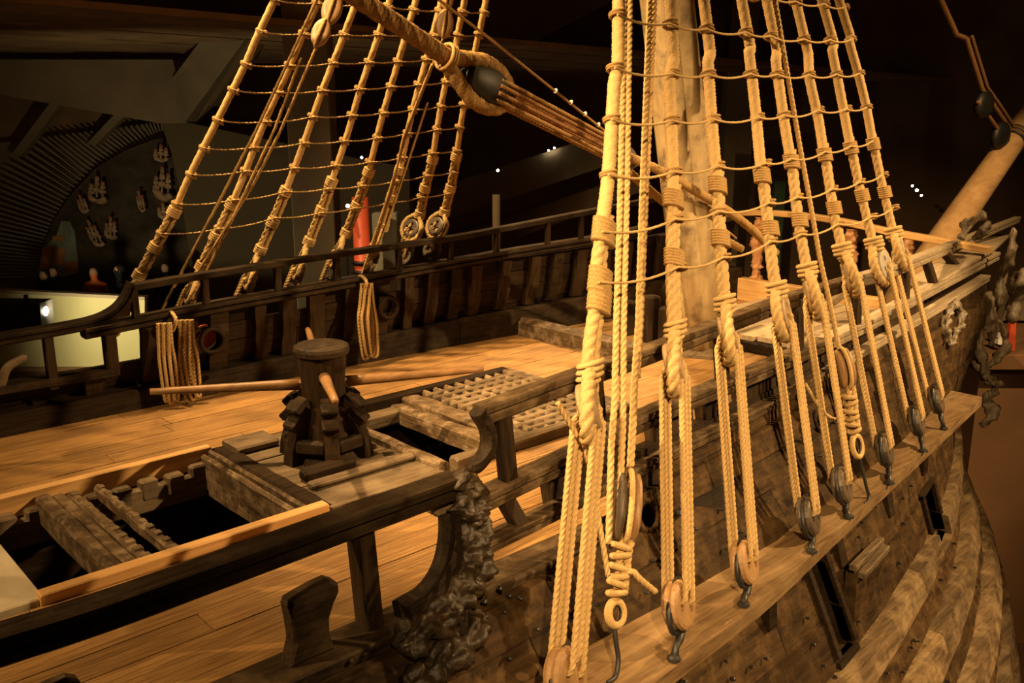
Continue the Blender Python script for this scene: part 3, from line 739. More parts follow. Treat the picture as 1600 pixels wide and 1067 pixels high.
# scuppers and bolts
for (px, py, r) in ((1012, 806, .12), (1280, 657, .10)):
    c = hit(px, py, .05); t = thing('scupper', 'round scupper with a carved lip beside the %s' % ('wooden tackle block' if px < 1100 else 'hook tackle'), 'scupper', c)
    nv = np.array([0, -1, .35]); ring('lip', c, nv, r, .03, M['hull'], t, 18, 8)
    q = MB().lathe([(r * .9, -.45), (r * .9, .2)], c, nv, 18); cut(kids(ws, 'plank', 'seam_backing'), q.V, q.F)
mb = MB()
for k in range(170):
    px, py = random.uniform(760, 1560), random.uniform(560, 1067)
    p = hit(px, py, .10)
    if p[2] > .2 or p[0] > 16.5 or abs(p[2] - ZC) < .14 or any(a < p[0] < b and u < p[2] < v for a, b, u, v in PORTS): continue
    r = random.uniform(.010, .018)
    mb.lathe([(r, -.05), (r, -.01), (r * .5, -.004)], p, (0, -1, .25), 6)
bo = mb.build('bolt_heads', M['iron'], ws); bo['kind'] = 'stuff'

# ================================================================== MASTS AND SPARS
T0 = np.array([8.3, 0.0, 11.0])
fm = thing('foremast', 'thick pale foremast rising behind the starboard shrouds', 'mast', (10.9, 0, 0))
a, b = gy(1095, 500, 0), gy(1042, 0, 0); d = (b - a) / (b[2] - a[2])
Pm = [a + d * (z - a[2]) for z in np.linspace(0.0, 13, 14)]
tube('spar', Pm, np.linspace(.36, .30, 14), M['mast'], fm, 28)
tube('mast_fish', [a + d * (z - a[2]) + np.array([-.27, -.13, 0]) for z in np.linspace(.02, 12, 10)], .15, M['mast'], fm, 14)
MB().lathe([(.55, .0), (.55, .05), (.48, .09), (.40, .12)], Pm[0], n=28).build('mast_partner', M['grey'], fm)

bs = thing('bowsprit', 'long tapering golden bowsprit slanting up from the beakhead', 'spar', gy(1425, 440, 0))
a, b = gy(1425, 445, 0), gy(1590, 208, 0); b2 = a + (b - a) * 2.2
tube('spar', [a + (b2 - a) * t for t in np.linspace(-.1, 1, 12)], np.linspace(.33, .21, 12), M['spar'], bs, 28)
c = a + (b - a) * .93
for k in range(5): ring('lashing', c + (b - a) * .011 * k, b - a, .30, .03, M['rope_t'] if k % 2 else M['iron'], bs, 20, 6)

# ================================================================== SHROUD PLANES
F2, F8 = gz(1053, 1030, ZC), gz(1475, 670, ZC)
NS = nrm(np.cross(F8 - F2, T0 - F2)); NS = NS if NS[1] < 0 else -NS          # outboard
NP_ = np.array([NS[0], -NS[1], NS[2]]); FP = np.array([F2[0], -F2[1], F2[2]])
def ns(x, y, off=0.0): return gpl(x, y, F2 + NS * off, NS)
def fs(x, y, off=0.0): return gpl(x, y, FP + NP_ * off, NP_)
FORE = nrm(F8 - F2)

def deadeye_proto():
    "round block of radius 1 and thickness 1 with three holes bored through it"
    prof = [(.80, -.5), (.93, -.42), (.98, -.2), (.92, 0), (.98, .2), (.93, .42), (.80, .5)]
    o = MB().lathe(prof, (0, 0, 0), (0, 0, 1), 24, (1, 0, 0)).build('deadeye', M['deadeye'])
    for (u, v) in ((0, .42), (-.42, -.12), (.42, -.12)):
        q = MB().lathe([(.16, -1), (.16, 1)], (u, v, 0), (0, 0, 1), 10); cut([o], q.V, q.F)
    V = [tuple(v.co) for v in o.data.vertices]; F = [tuple(p.vertices) for p in o.data.polygons]
    bpy.data.objects.remove(o, do_unlink=True); return np.array(V), F
DEV, DEF = deadeye_proto()
def deadeye(parent, c, up, nrm_out, r=.185, t=.13, mat=None, name='deadeye'):
    no = nrm(nrm_out); up = nrm(np.array(up) - no * (np.array(up) @ no)); fore = np.cross(up, no)
    V = np.array(c, float) + DEV[:, :1] * r * fore + DEV[:, 1:2] * r * up + DEV[:, 2:] * t * no
    return mk(name, V, DEF, mat or M['deadeye'], parent)
def falls(parent, cu, cl, up, no, t=.13, r=.0215, sp=.062, mat=None, big=True):
    fore = np.cross(nrm(no), nrm(up))
    for sgn in (-1, 1):
        for k in (-1, 0, 1):
            a = cu + fore * (k * sp) + nrm(no) * sgn * (t / 2 + r * .8) + nrm(up) * (.05 if k == 0 else -.03)
            b = cl + fore * (k * sp) + nrm(no) * sgn * (t / 2 + r * .8) + nrm(up) * (.06 if k == 0 else -.02)
            a2 = a - nrm(no) * sgn * (r * 1.4); b2 = b - nrm(no) * sgn * (r * 1.4)
            d = nrm(b - a)
            rope('lanyard_fall', [a2 - d * -.0, a + d * .04, a + (b - a) * .5, b - d * .04, b2], r, mat or M['rope'], parent, pitch=r * 6.2, n=15 if big else 6, step=(r * 6.2 / 9) if big else .05, lobe=.42)

NEAR = [  # path pixels from the top down to the turns, seizings, turns point, upper deadeye, lower deadeye, foot
    dict(p=[(967, 0), (960, 130), (955, 210), (950, 281), (942, 345), (937, 404), (935, 472), (927, 528), (922, 580)], z=[(942, 363), (936, 440), (935, 470)], w=(922, 580), u=(921, 638), l=(884, 1056), f=None, lab='aftmost starboard shroud with three bound seizings beside the twin ropes'),
    dict(p=[(1048, 0), (1046, 119), (1049, 200), (1051, 266), (1051, 312), (1052, 404), (1055, 513)], z=[(1051, 312), (1053, 404)], w=(1055, 514), u=(1054, 570), l=(1060, 945), f=(1053, 1030), lab='starboard shroud running down in front of the foremast'),
    dict(p=[(1100, 0), (1106, 95), (1112, 187), (1120, 281), (1126, 373), (1133, 470)], z=[(1120, 290), (1125, 373)], w=(1133, 474), u=(1137, 525), l=(1163, 878), f=(1162, 945), lab='starboard shroud just forward of the foremast, second ahead of the mast shroud'),
    dict(p=[(1159, 0), (1170, 80), (1179, 156), (1190, 275), (1202, 357), (1208, 414), (1214, 451)], z=[(1190, 275), (1203, 357)], w=(1214, 452), u=(1222, 492), l=(1263, 806), f=(1268, 862), lab='fourth starboard shroud from the aftmost, its tilted deadeye over the bright deck'),
    dict(p=[(1198, 0), (1212, 94), (1225, 187), (1236, 253), (1248, 340), (1262, 421)], z=[(1236, 253), (1249, 344)], w=(1262, 422), u=(1270, 461), l=(1315, 757), f=(1326, 808), lab='starboard shroud with a thin tackle rope hanging beside it'),
    dict(p=[(1243, 0), (1264, 119), (1279, 187), (1287, 240), (1303, 325), (1310, 357), (1317, 390)], z=[(1288, 242), (1303, 325)], w=(1317, 390), u=(1329, 430), l=(1382, 702), f=(1390, 755), lab='starboard shroud with only a few lanyard falls ahead of the hook tackle'),
    dict(p=[(1284, 0), (1300, 78), (1314, 150), (1329, 231), (1348, 309), (1366, 382)], z=[(1329, 231), (1347, 305)], w=(1366, 380), u=(1377, 415), l=(1432, 657), f=(1443, 705), lab='starboard shroud whose round grey upper deadeye faces out, second from the bow'),
    dict(p=[(1311, 0), (1326, 62), (1342, 119), (1354, 169), (1364, 225), (1382, 300), (1397, 363)], z=[(1364, 225), (1382, 300)], w=(1397, 364), u=(1405, 392), l=(1463, 624), f=(1475, 670), lab='foremost starboard shroud next to the beakhead rail'),
]
for i, s in enumerate(NEAR):
    P = [ns(*q) for q in s['p']]
    top = P[0] + (P[0] - P[1]) * 0; ext = P[0] + nrm(T0 - P[0]) * 5.0
    t = thing('shroud', s['lab'], 'shroud', ns(*(s['f'] or (880, 1100))), 'starboard shrouds of the foremast')
    zz = [ns(*q) for q in s['z']]; W = ns(*s['w']); U = ns(*s['u']); Lw = ns(*s['l'])
    # served upper part, laid lower part
    k0 = s['z'][0][1]
    up_pts = [ext] + [p for p, q in zip(P, s['p']) if q[1] <= k0] + [zz[0]]
    rope('served_rope', smoothp(up_pts, 3), .052, M['rope_s'], t, pitch=.30, lobe=.06, n=12, step=.035)
    lo_pts = [zz[0]] + [p for p, q in zip(P, s['p']) if q[1] > k0 + 8] 
    if len(lo_pts) < 2: lo_pts.append(W)
    lo = [p - FORE * .038 * min(1, j * .8) for j, p in enumerate(lo_pts)]
    rope('standing_leg', smoothp(lo, 4), .047, M['rope'], t, pitch=.26, lobe=.26, n=15, step=.02)
    lo2 = [p + FORE * .05 - NS * .02 for p in lo_pts]; lo2[0] = zz[0] + FORE * .06 + nrm(zz[0] - W) * .12
    rope('turned_back_leg', smoothp(lo2, 4), .045, M['rope'], t, pitch=.26, lobe=.26, n=15, step=.02)
    for j, z in enumerate(zz):
        ax = (W - zz[0]); seizing('seizing', z + FORE * .012, ax, .068, .15 if i else .20, M['rope_d'], t, 6, 16, 1.5, FORE)
    upv = nrm(W - U)
    # turns of the lanyard end
    for j in range(4):
        cc = W + upv * (.055 - .045 * j)
        ring('lanyard_turn', cc, upv + FORE * .35, .088 if j < 3 else .065, .024, M['rope'], t, 16, 7, 1.1, FORE)
    # strop round the upper deadeye
    r = .185; ang = math.radians([32, 28, 30, 14, 30, 30, 0, 16][i]); nu = nrm(NS * math.cos(ang) + FORE * math.sin(ang)); FU = nrm(FORE * math.cos(ang) - NS * math.sin(ang)); pts = [W + upv * .02 - FU * .03]
    for a in np.linspace(-.25 * math.pi, 1.25 * math.pi, 16)[::-1]:
        pts.append(U + FU * math.cos(a) * (r + .035) * 1.0 - upv * math.sin(a) * (r + .035))
    pts = [W + upv * .02 - FU * .03] + pts[1:] + [W + upv * .02 + FU * .03]
    rope('strop', smoothp(pts, 2), .05, M['rope'], t, pitch=.26, lobe=.34, n=15, step=.02)
    deadeye(t, U, upv, nu, r, .13, M['deadeye'] if i < 6 else plain('grey_deadeye', (.36, .31, .23), .6, .3, 0, .15, 8))
    # lanyard
    ang2 = math.radians(9); nl = nrm(NS * math.cos(ang2) + FORE * math.sin(ang2))
    falls(t, U - upv * .03, Lw + upv * .02, nrm(U - Lw), nl)
    # lower deadeye with iron strap and foot
    upl = nrm(U - Lw)
    FL = nrm(FORE * math.cos(ang2) - NS * math.sin(ang2))
    deadeye(t, Lw, upl, nl, r, .13, M['block'] if i < 3 else M['darkblock'], name='lower_deadeye')
    Ft = ns(*s['f']) if s['f'] else Lw - upl * .52
    if s['f']: Ft = gz(*s['f'], ZC + .01)
    pts = []
    for a in np.linspace(0, 2 * math.pi, 25): pts.append(Lw + FL * math.cos(a) * r * .97 + upl * math.sin(a) * r * .97)
    tube('iron_strap', pts, .024, M['iron'], t, 6)
    nk = Lw - upl * (r + .01)
    tube('chain_plate', [nk + FORE * .07 + upl * .05, nk - upl * .05, nk * .5 + Ft * .5, Ft], [.03, .032, .024, .03], M['iron'], t, 8)
    MB().lathe([(.05, 0), (.045, .02), (.02, .03)], Ft, (0, 0, 1), 10).build('foot_plate', M['iron'], t)

# ---- starboard ratlines
RAT = [
    [(1180, -6), (1211, -2), (1243, 2), (1287, 6), (1318, 12)],
    [(965, 23), (1047, 37), (1104, 45), (1165, 50), (1204, 56), (1256, 61), (1297, 62), (1329, 62)],
    [(961, 106), (1050, 115), (1107, 116), (1173, 115), (1214, 116), (1264, 117), (1307, 116), (1342, 115)],
    [(956, 187), (1050, 188), (1114, 186), (1184, 183), (1225, 180), (1278, 172), (1322, 170), (1354, 168)],
    [(951, 273), (1053, 268), (1121, 259), (1195, 255), (1236, 248), (1289, 237), (1329, 228), (1364, 220)],
    [(942, 362), (1055, 342), (1122, 330), (1201, 317), (1245, 308), (1300, 295), (1343, 284), (1379, 273)],
    [(936, 441), (1060, 417), (1130, 402), (1204, 377), (1251, 366), (1309, 350), (1362, 338), (1396, 324)]]
def ratline(rowpx, fn, off, sag, r, label, group, big, shr, R):
    P = [fn(x, y, off) for x, y in rowpx]; pts = []
    for a, b in zip(P[:-1], P[1:]):
        for k in range(8):
            q = k / 8; p = a + (b - a) * q; p[2] -= sag * 4 * q * (1 - q) * np.linalg.norm(b - a); pts.append(p)
    pts.append(P[-1])
    t = thing('ratline', label, 'ratline', P[0], group)
    rope('line', pts, r, M['rope'], t, pitch=r * 8, n=6, step=r * 2.0 if big else .05, lobe=.2)
    for (x, y) in rowpx:
        c = fn(x, y, 0.0); ax = shr
        ring('hitch', c + ax * .015, ax, R, r * 1.15, M['rope_d'], t, 12, 5)
        ring('hitch', c - ax * .015, ax + np.array([.25, 0, 0]), R, r * 1.15, M['rope_d'], t, 12, 5)
ORD = ['lowest', 'second lowest', 'third lowest', 'fourth lowest', 'fifth lowest', 'sixth lowest', 'seventh lowest', 'eighth lowest', 'ninth lowest']
for i, row in enumerate(RAT):
    ratline(row, ns, .075, .045, .0115, '%s ratline tied across the starboard shrouds' % ORD[6 - i], 'starboard ratlines', True, nrm(T0 - ns(1200, 200)), .062)

# ================================================================== PORT SHROUDS
FAR = [
    dict(p=[(429, 0), (384, 99), (339, 189), (296, 275), (272, 331), (242, 387), (216, 434)], z=[(272, 331), (242, 387), (218, 430)], l=(196, 476), f=(160, 545)),
    dict(p=[(496, 4), (480, 37), (452, 105), (414, 189), (384, 266), (362, 320), (337, 370), (313, 419)], z=[(362, 320), (337, 370), (315, 416)], l=(300, 452), f=(270, 520)),
    dict(p=[(558, 0), (538, 54), (504, 140), (476, 220), (446, 299), (426, 348), (405, 393)], z=[(446, 299), (426, 348), (407, 390)], l=(392, 430), f=(362, 500)),
    dict(p=[(609, 0), (592, 54), (562, 142), (544, 206), (518, 284), (502, 329), (482, 380)], z=[(518, 284), (502, 329), (483, 377)], l=(468, 415), f=(442, 482)),
    dict(p=[(650, 0), (622, 97), (596, 187), (576, 269), (557, 322), (540, 367)], z=[(576, 269), (557, 322), (541, 364)], l=(526, 398), f=(498, 470)),
    dict(p=[(690, 0), (667, 90), (645, 171), (625, 266), (612, 309), (599, 356)], z=[(625, 266), (612, 309), (599, 354)], l=(586, 386), f=(570, 440)),
    dict(p=[(726, 0), (712, 75), (697, 127), (683, 200), (676, 249), (664, 294), (655, 337)], z=[(676, 249), (664, 294), (656, 335)], l=(644, 357), f=(625, 425)),
    dict(p=[(759, 0), (748, 52), (724, 169), (713, 245), (704, 294), (694, 333)], z=[(713, 245), (704, 294), (695, 331)], l=(683, 354), f=(670, 415)),
]
FN = ['aftmost port shroud before the mural with model ships', 'port shroud beside the red post, second from the aft end', 'third port shroud from the aft end before the grey wall', 'port shroud crossing the concrete column behind it',
      'port shroud with a seizing in front of the red hall column', 'port shroud crowded by thin running ropes', 'second port shroud from the bow end with its deadeye above the rail', 'port shroud nearest the bow end with a curved strop and deadeye']
for i, s in enumerate(FAR):
    t = thing('shroud', FN[i], 'shroud', fs(*s['f']), 'port shrouds of the foremast')
    P = [fs(*q) for q in s['p']]; zz = [fs(*q) for q in s['z']]; U = fs(*s['l']); Ft = fs(*s['f'])
    ext = P[0] + nrm(T0 - P[0]) * 4
    k0 = s['z'][0][1]
    rope('served_rope', smoothp([ext] + [p for p, q in zip(P, s['p']) if q[1] <= k0], 3), .041, M['rope_s'], t, pitch=.3, lobe=.08, n=8, step=.06)
    FR = nrm(np.array([FORE[0], -FORE[1], FORE[2]]))
    lo = [zz[0], zz[1], zz[2]]
    rope('standing_leg', [p - FR * .033 for p in lo], .038, M['rope'], t, pitch=.3, lobe=.34, n=9, step=.04)
    rope('turned_back_leg', [p + FR * .042 for p in lo], .038, M['rope'], t, pitch=.3, lobe=.34, n=9, step=.04)
    for z in zz: seizing('seizing', z, zz[2] - zz[0], .06, .12, M['rope'], t, 4, 12, 1.35, FR)
    upv = nrm(zz[2] - U); r = .16; vw = nrm(U - CAM); ed = nrm(np.cross(vw, upv)); ed = ed if ed @ NP_ > 0 else -ed
    kx = .15 if i < 6 else .55; nf = nrm(ed * (1 - kx) + (-vw) * kx); FQ = nrm(np.cross(nf, upv))
    pts = [zz[2] - FR * .03]
    for a in np.linspace(-.2 * math.pi, 1.2 * math.pi, 12)[::-1]: pts.append(U + FQ * math.cos(a) * (r + .02) - upv * math.sin(a) * (r + .02))
    pts.append(zz[2] + FQ * .03)
    rope('strop', pts, .042, M['rope'], t, pitch=.3, lobe=.15, n=8, step=.05)
    deadeye(t, U, upv, nf, r * .9, .11, M['darkblock'])
    Lw = Ft + nrm(U - Ft) * .25
    falls(t, U, Lw, nrm(U - Lw), nf, t=.11, big=True, r=.022, mat=M['rope'])
    deadeye(t, Lw, nrm(U - Lw), nf, .15, .11, M['darkblock'], name='lower_deadeye')
FRAT = [
    [(429, 0), (496, 5), (557, 8), (607, 10), (647, 15), (687, 17), (723, 18), (757, 19)],
    [(409, 50), (475, 53), (538, 54), (592, 54), (636, 55), (679, 55), (716, 55), (748, 54)],
    [(385, 101), (453, 102), (521, 98), (577, 97), (622, 96), (666, 93), (708, 91), (741, 90)],
    [(365, 141), (436, 144), (504, 141), (562, 139), (611, 135), (654, 132), (697, 128), (732, 126)],
    [(341, 188), (416, 190), (489, 182), (550, 180), (600, 176), (645, 171), (690, 166), (724, 164)],
    [(320, 232), (397, 230), (476, 223), (538, 220), (590, 215), (637, 208), (683, 202), (718, 199)],
    [(299, 273), (384, 267), (460, 262), (525, 258), (578, 253), (628, 246), (676, 239), (714, 235)],
    [(277, 319), (366, 312), (446, 299), (514, 294), (566, 290), (621, 282), (668, 274), (709, 269)],
    [(253, 365), (343, 357), (430, 340), (502, 332), (554, 325), (609, 316), (658, 308), (700, 302)]]
for i, row in enumerate(FRAT):
    ratline(row, fs, -.07, .04, .0135, '%s ratline tied across the port shrouds' % ORD[8 - i], 'port ratlines', False, nrm(T0 - fs(550, 200)), .062)

# ================================================================== RUNNING RIGGING ON THE STARBOARD SIDE
def hanging(name, label, px, r, off, mat, fn=ns, cat='rope', group=None, **k):
    P = [fn(x, y, off) for x, y in px]; P = [P[0] + (P[0] - P[1]) * (3.0 / max(.5, np.linalg.norm(P[0] - P[1])))] + P
    o = rope(name, P, r, mat, None, **k); return tag(o, label, cat, group)
hanging('running_rope', 'thin twisted rope hanging close beside the aftmost starboard shroud', [(976, 0), (969, 315), (963, 507), (960, 631), (955, 700), (951, 850)], .026, -.16, M['rope'], pitch=.17, lobe=.42, n=15)
hanging('running_rope', 'thin twisted rope running down into the dark tackle block', [(984, 0), (979, 315), (974, 507), (973, 669), (969, 760), (967, 822)], .027, -.13, M['rope'], pitch=.17, lobe=.42, n=15)
hanging('running_rope', 'brownish rope against the foremast edge leading to the tackle block', [(1016, 0), (1010, 156), (1004, 315), (998, 507), (991, 603), (989, 660), (985, 730)], .03, -.18, M['rope'], pitch=.18, lobe=.42, n=15)
hanging('running_rope', 'second brownish rope lying close along the foremast rope', [(1023, 0), (1016, 156), (1009, 315), (1001, 507), (996, 590)], .026, -.21, M['rope'], pitch=.18, lobe=.42, n=15)
hanging('running_rope', 'thin rope beside a starboard shroud leading to the elm block', [(1211, 0), (1232, 125), (1250, 230), (1265, 312), (1281, 404), (1296, 470), (1306, 520), (1311, 545)], .026, .06, M['rope'], pitch=.17, lobe=.42, n=15)
hanging('running_rope', 'loose rope crossing from the aftmost lanyard down to the knotted tackle', [(908, 690), (914, 700), (930, 780), (947, 880), (950, 900)], .02, -.05, M['rope'], pitch=.15, lobe=.42, n=15)

def tackle(label, cpx, tilt, body_mat, strop_px, knot_px, thim_px, hook_px, off, sc=1.0, plate=None):
    t = thing('hook_tackle', label, 'tackle', ns(*hook_px[-1], off))
    top, bot = ns(*cpx[0], off), ns(*cpx[1], off); c = (top + bot) / 2; up = nrm(top - bot); Lh = np.linalg.norm(top - bot) / 2
    sd0 = nrm(np.cross(up, NS)); sd0 = sd0 if sd0 @ FORE > 0 else -sd0
    sd = nrm(sd0 * math.cos(.7) + NS * math.sin(.7)); no = nrm(np.cross(sd, up)); no = no if no @ NS > 0 else -no
    # two cheeks with a sheave between, cheeks stand athwart
    for sg in (-1, 1):
        V = []; n = 18
        for (o, k) in ((.0, .9), (.015, 1), (.04, 1), (.055, .85)):
            for j in range(n):
                a = 2 * math.pi * j / n; V.append(c + sd * sg * (.028 + o) * sc + up * math.sin(a) * Lh * k + no * math.cos(a) * Lh * .52 * k)
        mk('cheek', V, grid_faces(4, n), body_mat if sg < 0 or plate is None else plate, t, True)
    MB().lathe([(Lh * .42, -.022), (Lh * .36, 0), (Lh * .42, .022)], c, sd, 18).build('sheave', M['darkblock'], t)
    pts = [c + up * math.cos(a) * Lh * 1.06 + no * math.sin(a) * Lh * .57 for a in np.linspace(0, 2 * math.pi, 22)]
    rope('block_strop', pts, .022, M['rope_s'], t, pitch=.12, lobe=.12, n=8)
    K = [ns(*k, off) for k in knot_px]
    rope('tail', smoothp([bot + up * .02] + K, 4), .03, M['rope'], t, pitch=.16, lobe=.38, n=15)
    rope('tail', smoothp([bot + up * .02 + sd * .05] + [k + sd * .055 for k in K], 4), .028, M['rope'], t, pitch=.16, lobe=.38, n=15)
    for j, k in enumerate(K):
        for m in range(2): ring('knot_turn', k + up * (.035 - .06 * m), up + sd * (.2 - m * .4) + no * .15, .058, .024, M['rope'], t, 16, 7)
    Th = ns(*thim_px, off); rr = np.linalg.norm(ns(thim_px[0], thim_px[1] + 19 * sc, off) - Th)
    ring('thimble_eye', Th, no * .75 + sd * .6, rr, .03, M['rope_s'], t, 22, 8); ring('thimble', Th, no * .75 + sd * .6, rr * .76, .014, M['iron'], t, 20, 6)
    Hk = smoothp([ns(*h, off) for h in hook_px], 5); tube('hook', Hk, .017, M['iron'], t, 8)
tackle('rope tackle with dark cheeked block, thimble and long iron hook beside the aftmost lanyard', ((984, 738), (976, 846)), 0, M['darkblock'], None, [(970, 862), (967, 895), (964, 920)], (962, 958), [(960, 975), (962, 1000), (966, 1030), (962, 1056), (950, 1066)], -.10, 1.0, M['block'])
tackle('rope tackle with orange elm block and iron hook amid the forward lanyards', ((1313, 545), (1326, 606)), 0, M['block'], None, [(1328, 625), (1330, 648), (1333, 668)], (1339, 697), [(1342, 712), (1348, 735), (1354, 762), (1358, 778), (1350, 788)], .05, .85)
hanging('rope_tail', 'loose frayed rope tail sticking out of the tackle knot', [(984, 893), (998, 897), (1012, 912), (1024, 926)], .02, -.05, M['rope'], pitch=.12, lobe=.25) if False else None
o = rope('rope_tail', smoothp([ns(972, 898, -.06), ns(988, 893, -.02), ns(1000, 905, 0), ns(1024, 925, .02)], 5), .024, M['rope'], None, pitch=.13, lobe=.28); tag(o, 'short loose rope tail sticking out of the tackle knot', 'rope')
o = rope('hauling_line', smoothp([ns(1258, 600, -.1), ns(1283, 640, -.08), ns(1306, 655, -.05), ns(1330, 645, 0)], 5), .018, M['rope'], None, pitch=.12, lobe=.25); tag(o, 'slack thin line hanging behind the lanyards to the elm block tackle', 'rope')

# ================================================================== MAIN STAY AND ITS HEART BLOCK
ms = thing('main_stay', 'very thick rope stay descending to a big tarred heart block with lanyards', 'stay', gy(1180, 390, 0))
s0 = gy(545, -12, 0); s1 = gy(702, 92, 0); ext = s0 + (s0 - s1) * 2.2
rope('stay_rope', [ext, s0, s1], .092, M['rope_m'], ms, pitch=.5, lobe=.12, n=16, step=.05)
hc = gy(757, 132, 0); hd = nrm(gy(1000, 262, 0) - s1); hs = np.array([0, 1.0, 0]); hu = nrm(np.cross(hd, hs)); hu = hu if hu[2] > 0 else -hu
pts = [s1 - hd * .05]
for a in np.linspace(.62 * math.pi, -.62 * math.pi, 16): pts.append(hc - hd * math.cos(a) * -.36 + hu * math.sin(a) * .22 + hd * .0)
pts.append(s1 - hu * .06 - hd * .03)
rope('strop', smoothp(pts, 3), .085, M['rope_m'], ms, pitch=.4, lobe=.12, n=14, step=.04)
for j in range(3): ring('strop_seizing', s1 + hd * (.03 * j - .06), hd, .135, .02, M['rope_d'], ms, 18, 6)
V = []; n = 22
for (o, k) in ((-.12, .8), (-.08, 1), (.08, 1), (.12, .8)):
    for j in range(n):
        a = 2 * math.pi * j / n; V.append(hc + hs * o + hd * math.cos(a) * .32 * k + hu * math.sin(a) * .17 * k * (1.0 + .25 * math.cos(a)))
mk('heart_block', V, grid_faces(4, n), M['lampb'], ms, True)
h2 = gy(968, 243, 0)
V = []
for (o, k) in ((-.1, .8), (-.07, 1), (.07, 1), (.1, .8)):
    for j in range(n):
        a = 2 * math.pi * j / n; V.append(h2 + hs * o + hd * math.cos(a) * .30 * k + hu * math.sin(a) * .15 * k)
mk('lower_heart_block', V, grid_faces(4, n), M['darkblock'], ms, True)
for k, (o, v, vv) in enumerate(((-.10, .10, .10), (-.12, .03, .04), (-.12, -.05, -.03), (-.10, -.12, -.10), (.10, .07, .08), (.10, -.02, .0), (.10, -.10, -.08))):
    rope('stay_lanyard', [hc + hs * o + hu * v + hd * .12, h2 + hs * o + hu * vv - hd * .1], .026, M['rope_t'] if k % 3 else M['rope_m'], ms, pitch=.16, lobe=.25, n=9, step=.03)
e1, e2 = gy(1010, 270, 0), gy(1185, 392, 0)
for sg in (-1, 1):
    rope('stay_collar', smoothp([h2 + hs * sg * .1, e1 + hs * sg * .30, (e1 + e2) / 2 + hs * sg * .5, e2 + hs * sg * .3], 5), .06, M['rope_d'], ms, pitch=.35, lobe=.14, n=10, step=.05)
o = rope('thin_stay', [gy(640, -35, .1), gy(765, 60, .1), gy(945, 205, .1), gy(1150, 372, .1)], .018, M['rope_d'], None, pitch=.12, lobe=.25, n=6, step=.04); tag(o, 'thin stay rope with pale bands slanting above the main stay', 'rope')
for px, py in ((868, 142), (892, 160), (914, 178), (935, 195)):
    c = gy(px, py, .1); r_ = ring('pale_band', c, hd, .02, .012, M['whitebox'], o, 10, 5)

# hanging blocks and thin port running ropes
def block(parent, top, bot, mat, wd=.6):
    c = (top + bot) / 2; up = nrm(top - bot); Lh = np.linalg.norm(top - bot) / 2; sd = nrm(np.cross(up, VD)); no = np.cross(sd, up)
    V = []; n = 16
    for (o, k) in ((-.30, .55), (-.27, .85), (-.12, 1), (.12, 1), (.27, .85), (.30, .55)):
        for j in range(n):
            a = 2 * math.pi * j / n; V.append(c + no * o * Lh + up * math.sin(a) * Lh * k + sd * math.cos(a) * Lh * wd * k)
    mk('shell', V, grid_faces(6, n), mat, parent, True)
    pts = [c + up * math.cos(a) * Lh * 1.06 + no * math.sin(a) * Lh * .4 for a in np.linspace(0, 2 * math.pi, 18)]
    rope('strop', pts, .02, M['rope_d'], parent, pitch=.12, lobe=.15, n=8)
for lab, cp, Y in (('pair of elm blocks hanging under the thick stay end', (((527, -10), (511, 38)), ((510, 30), (493, 72))), .6), ('pair of elm blocks hanging between the port shrouds', (((700, -20), (697, 16)), ((698, 14), (692, 60))), 2.0)):
    t = thing('hanging_block', lab, 'block', gy(*cp[1][1], Y))
    for (a, b) in cp: block(t, gy(*a, Y), gy(*b, Y), M['block'])
PR = [([(497, -5), (402, 200), (350, 300), (268, 455), (250, 490)], 'outer thin rope of the pair by the second port shroud'),
      ([(495, 72), (438, 205), (395, 290), (288, 458), (275, 492)], 'inner thin rope falling from the elm blocks to the port rail'),
      ([(470, 90), (430, 200), (350, 370), (300, 470)], 'thin brown rope lying along the second port shroud'),
      ([(692, 60), (640, 195), (605, 310), (565, 430), (552, 440)], 'thin rope from the upper blocks to the tied coil on the port rail'),
      ([(675, 100), (630, 215), (612, 300), (573, 420), (562, 436)], 'second thin brown rope beside the tied coil on the port rail'),
      ([(668, 160), (655, 200), (622, 300), (600, 360), (575, 420)], 'third thin brown rope close to the crowded port shroud')]
for px, lab in PR:
    o = rope('running_rope', [fs(x, y, -.25) for x, y in px], .02, M['rope_d'], None, pitch=.14, lobe=.3, n=6, step=.035); tag(o, lab, 'rope', 'thin running ropes on the port side')

# coils hung on the port rail
def coil(label, X, loops, ztop, zbot, floor_tail=False):
    y = Yh(X, 1.0) - .30
    t = thing('rope_coil', label, 'rope', (X, y, zbot))
    for k, (dx, dz, wd) in enumerate(loops):
        yy = y - .03 * (k % 3); x0 = X + dx
        pts = [(x0, yy, ztop), (x0 - wd * .3, yy, ztop - .3), (x0 - wd * .55, yy - .02, (ztop + zbot) / 2), (x0 - wd * .35, yy - .04, zbot + dz + .06), (x0, yy - .05, zbot + dz), (x0 + wd * .35, yy - .04, zbot + dz + .07), (x0 + wd * .5, yy - .01, (ztop + zbot) / 2), (x0 + wd * .25, yy, ztop - .25), (x0 + .02, yy, ztop)]
        rope('loop', smoothp(pts, 6), .022, M['rope'], t, pitch=.14, lobe=.42, n=9, step=.016)
    rope('hitch', smoothp([(X - .03, y + .02, ztop - .12), (X - .01, y - .06, ztop + .02), (X, y + .10, ztop + .09), (X + .02, y + .25, ztop - .02)], 6), .024, M['rope'], t, pitch=.14, lobe=.42, n=9, step=.016)
xc = hit(275, 540, -.3, 1)[0]
coil('long rope coil hung on the port rail, reaching the deck near a capstan bar', xc, ((-.20, .03, .05), (-.15, .0, .06), (-.10, .04, .06), (.06, -.02, .10), (.11, .0, .10), (.16, .03, .08)), 1.02, .06)
xc = hit(570, 490, -.3, 1)[0]
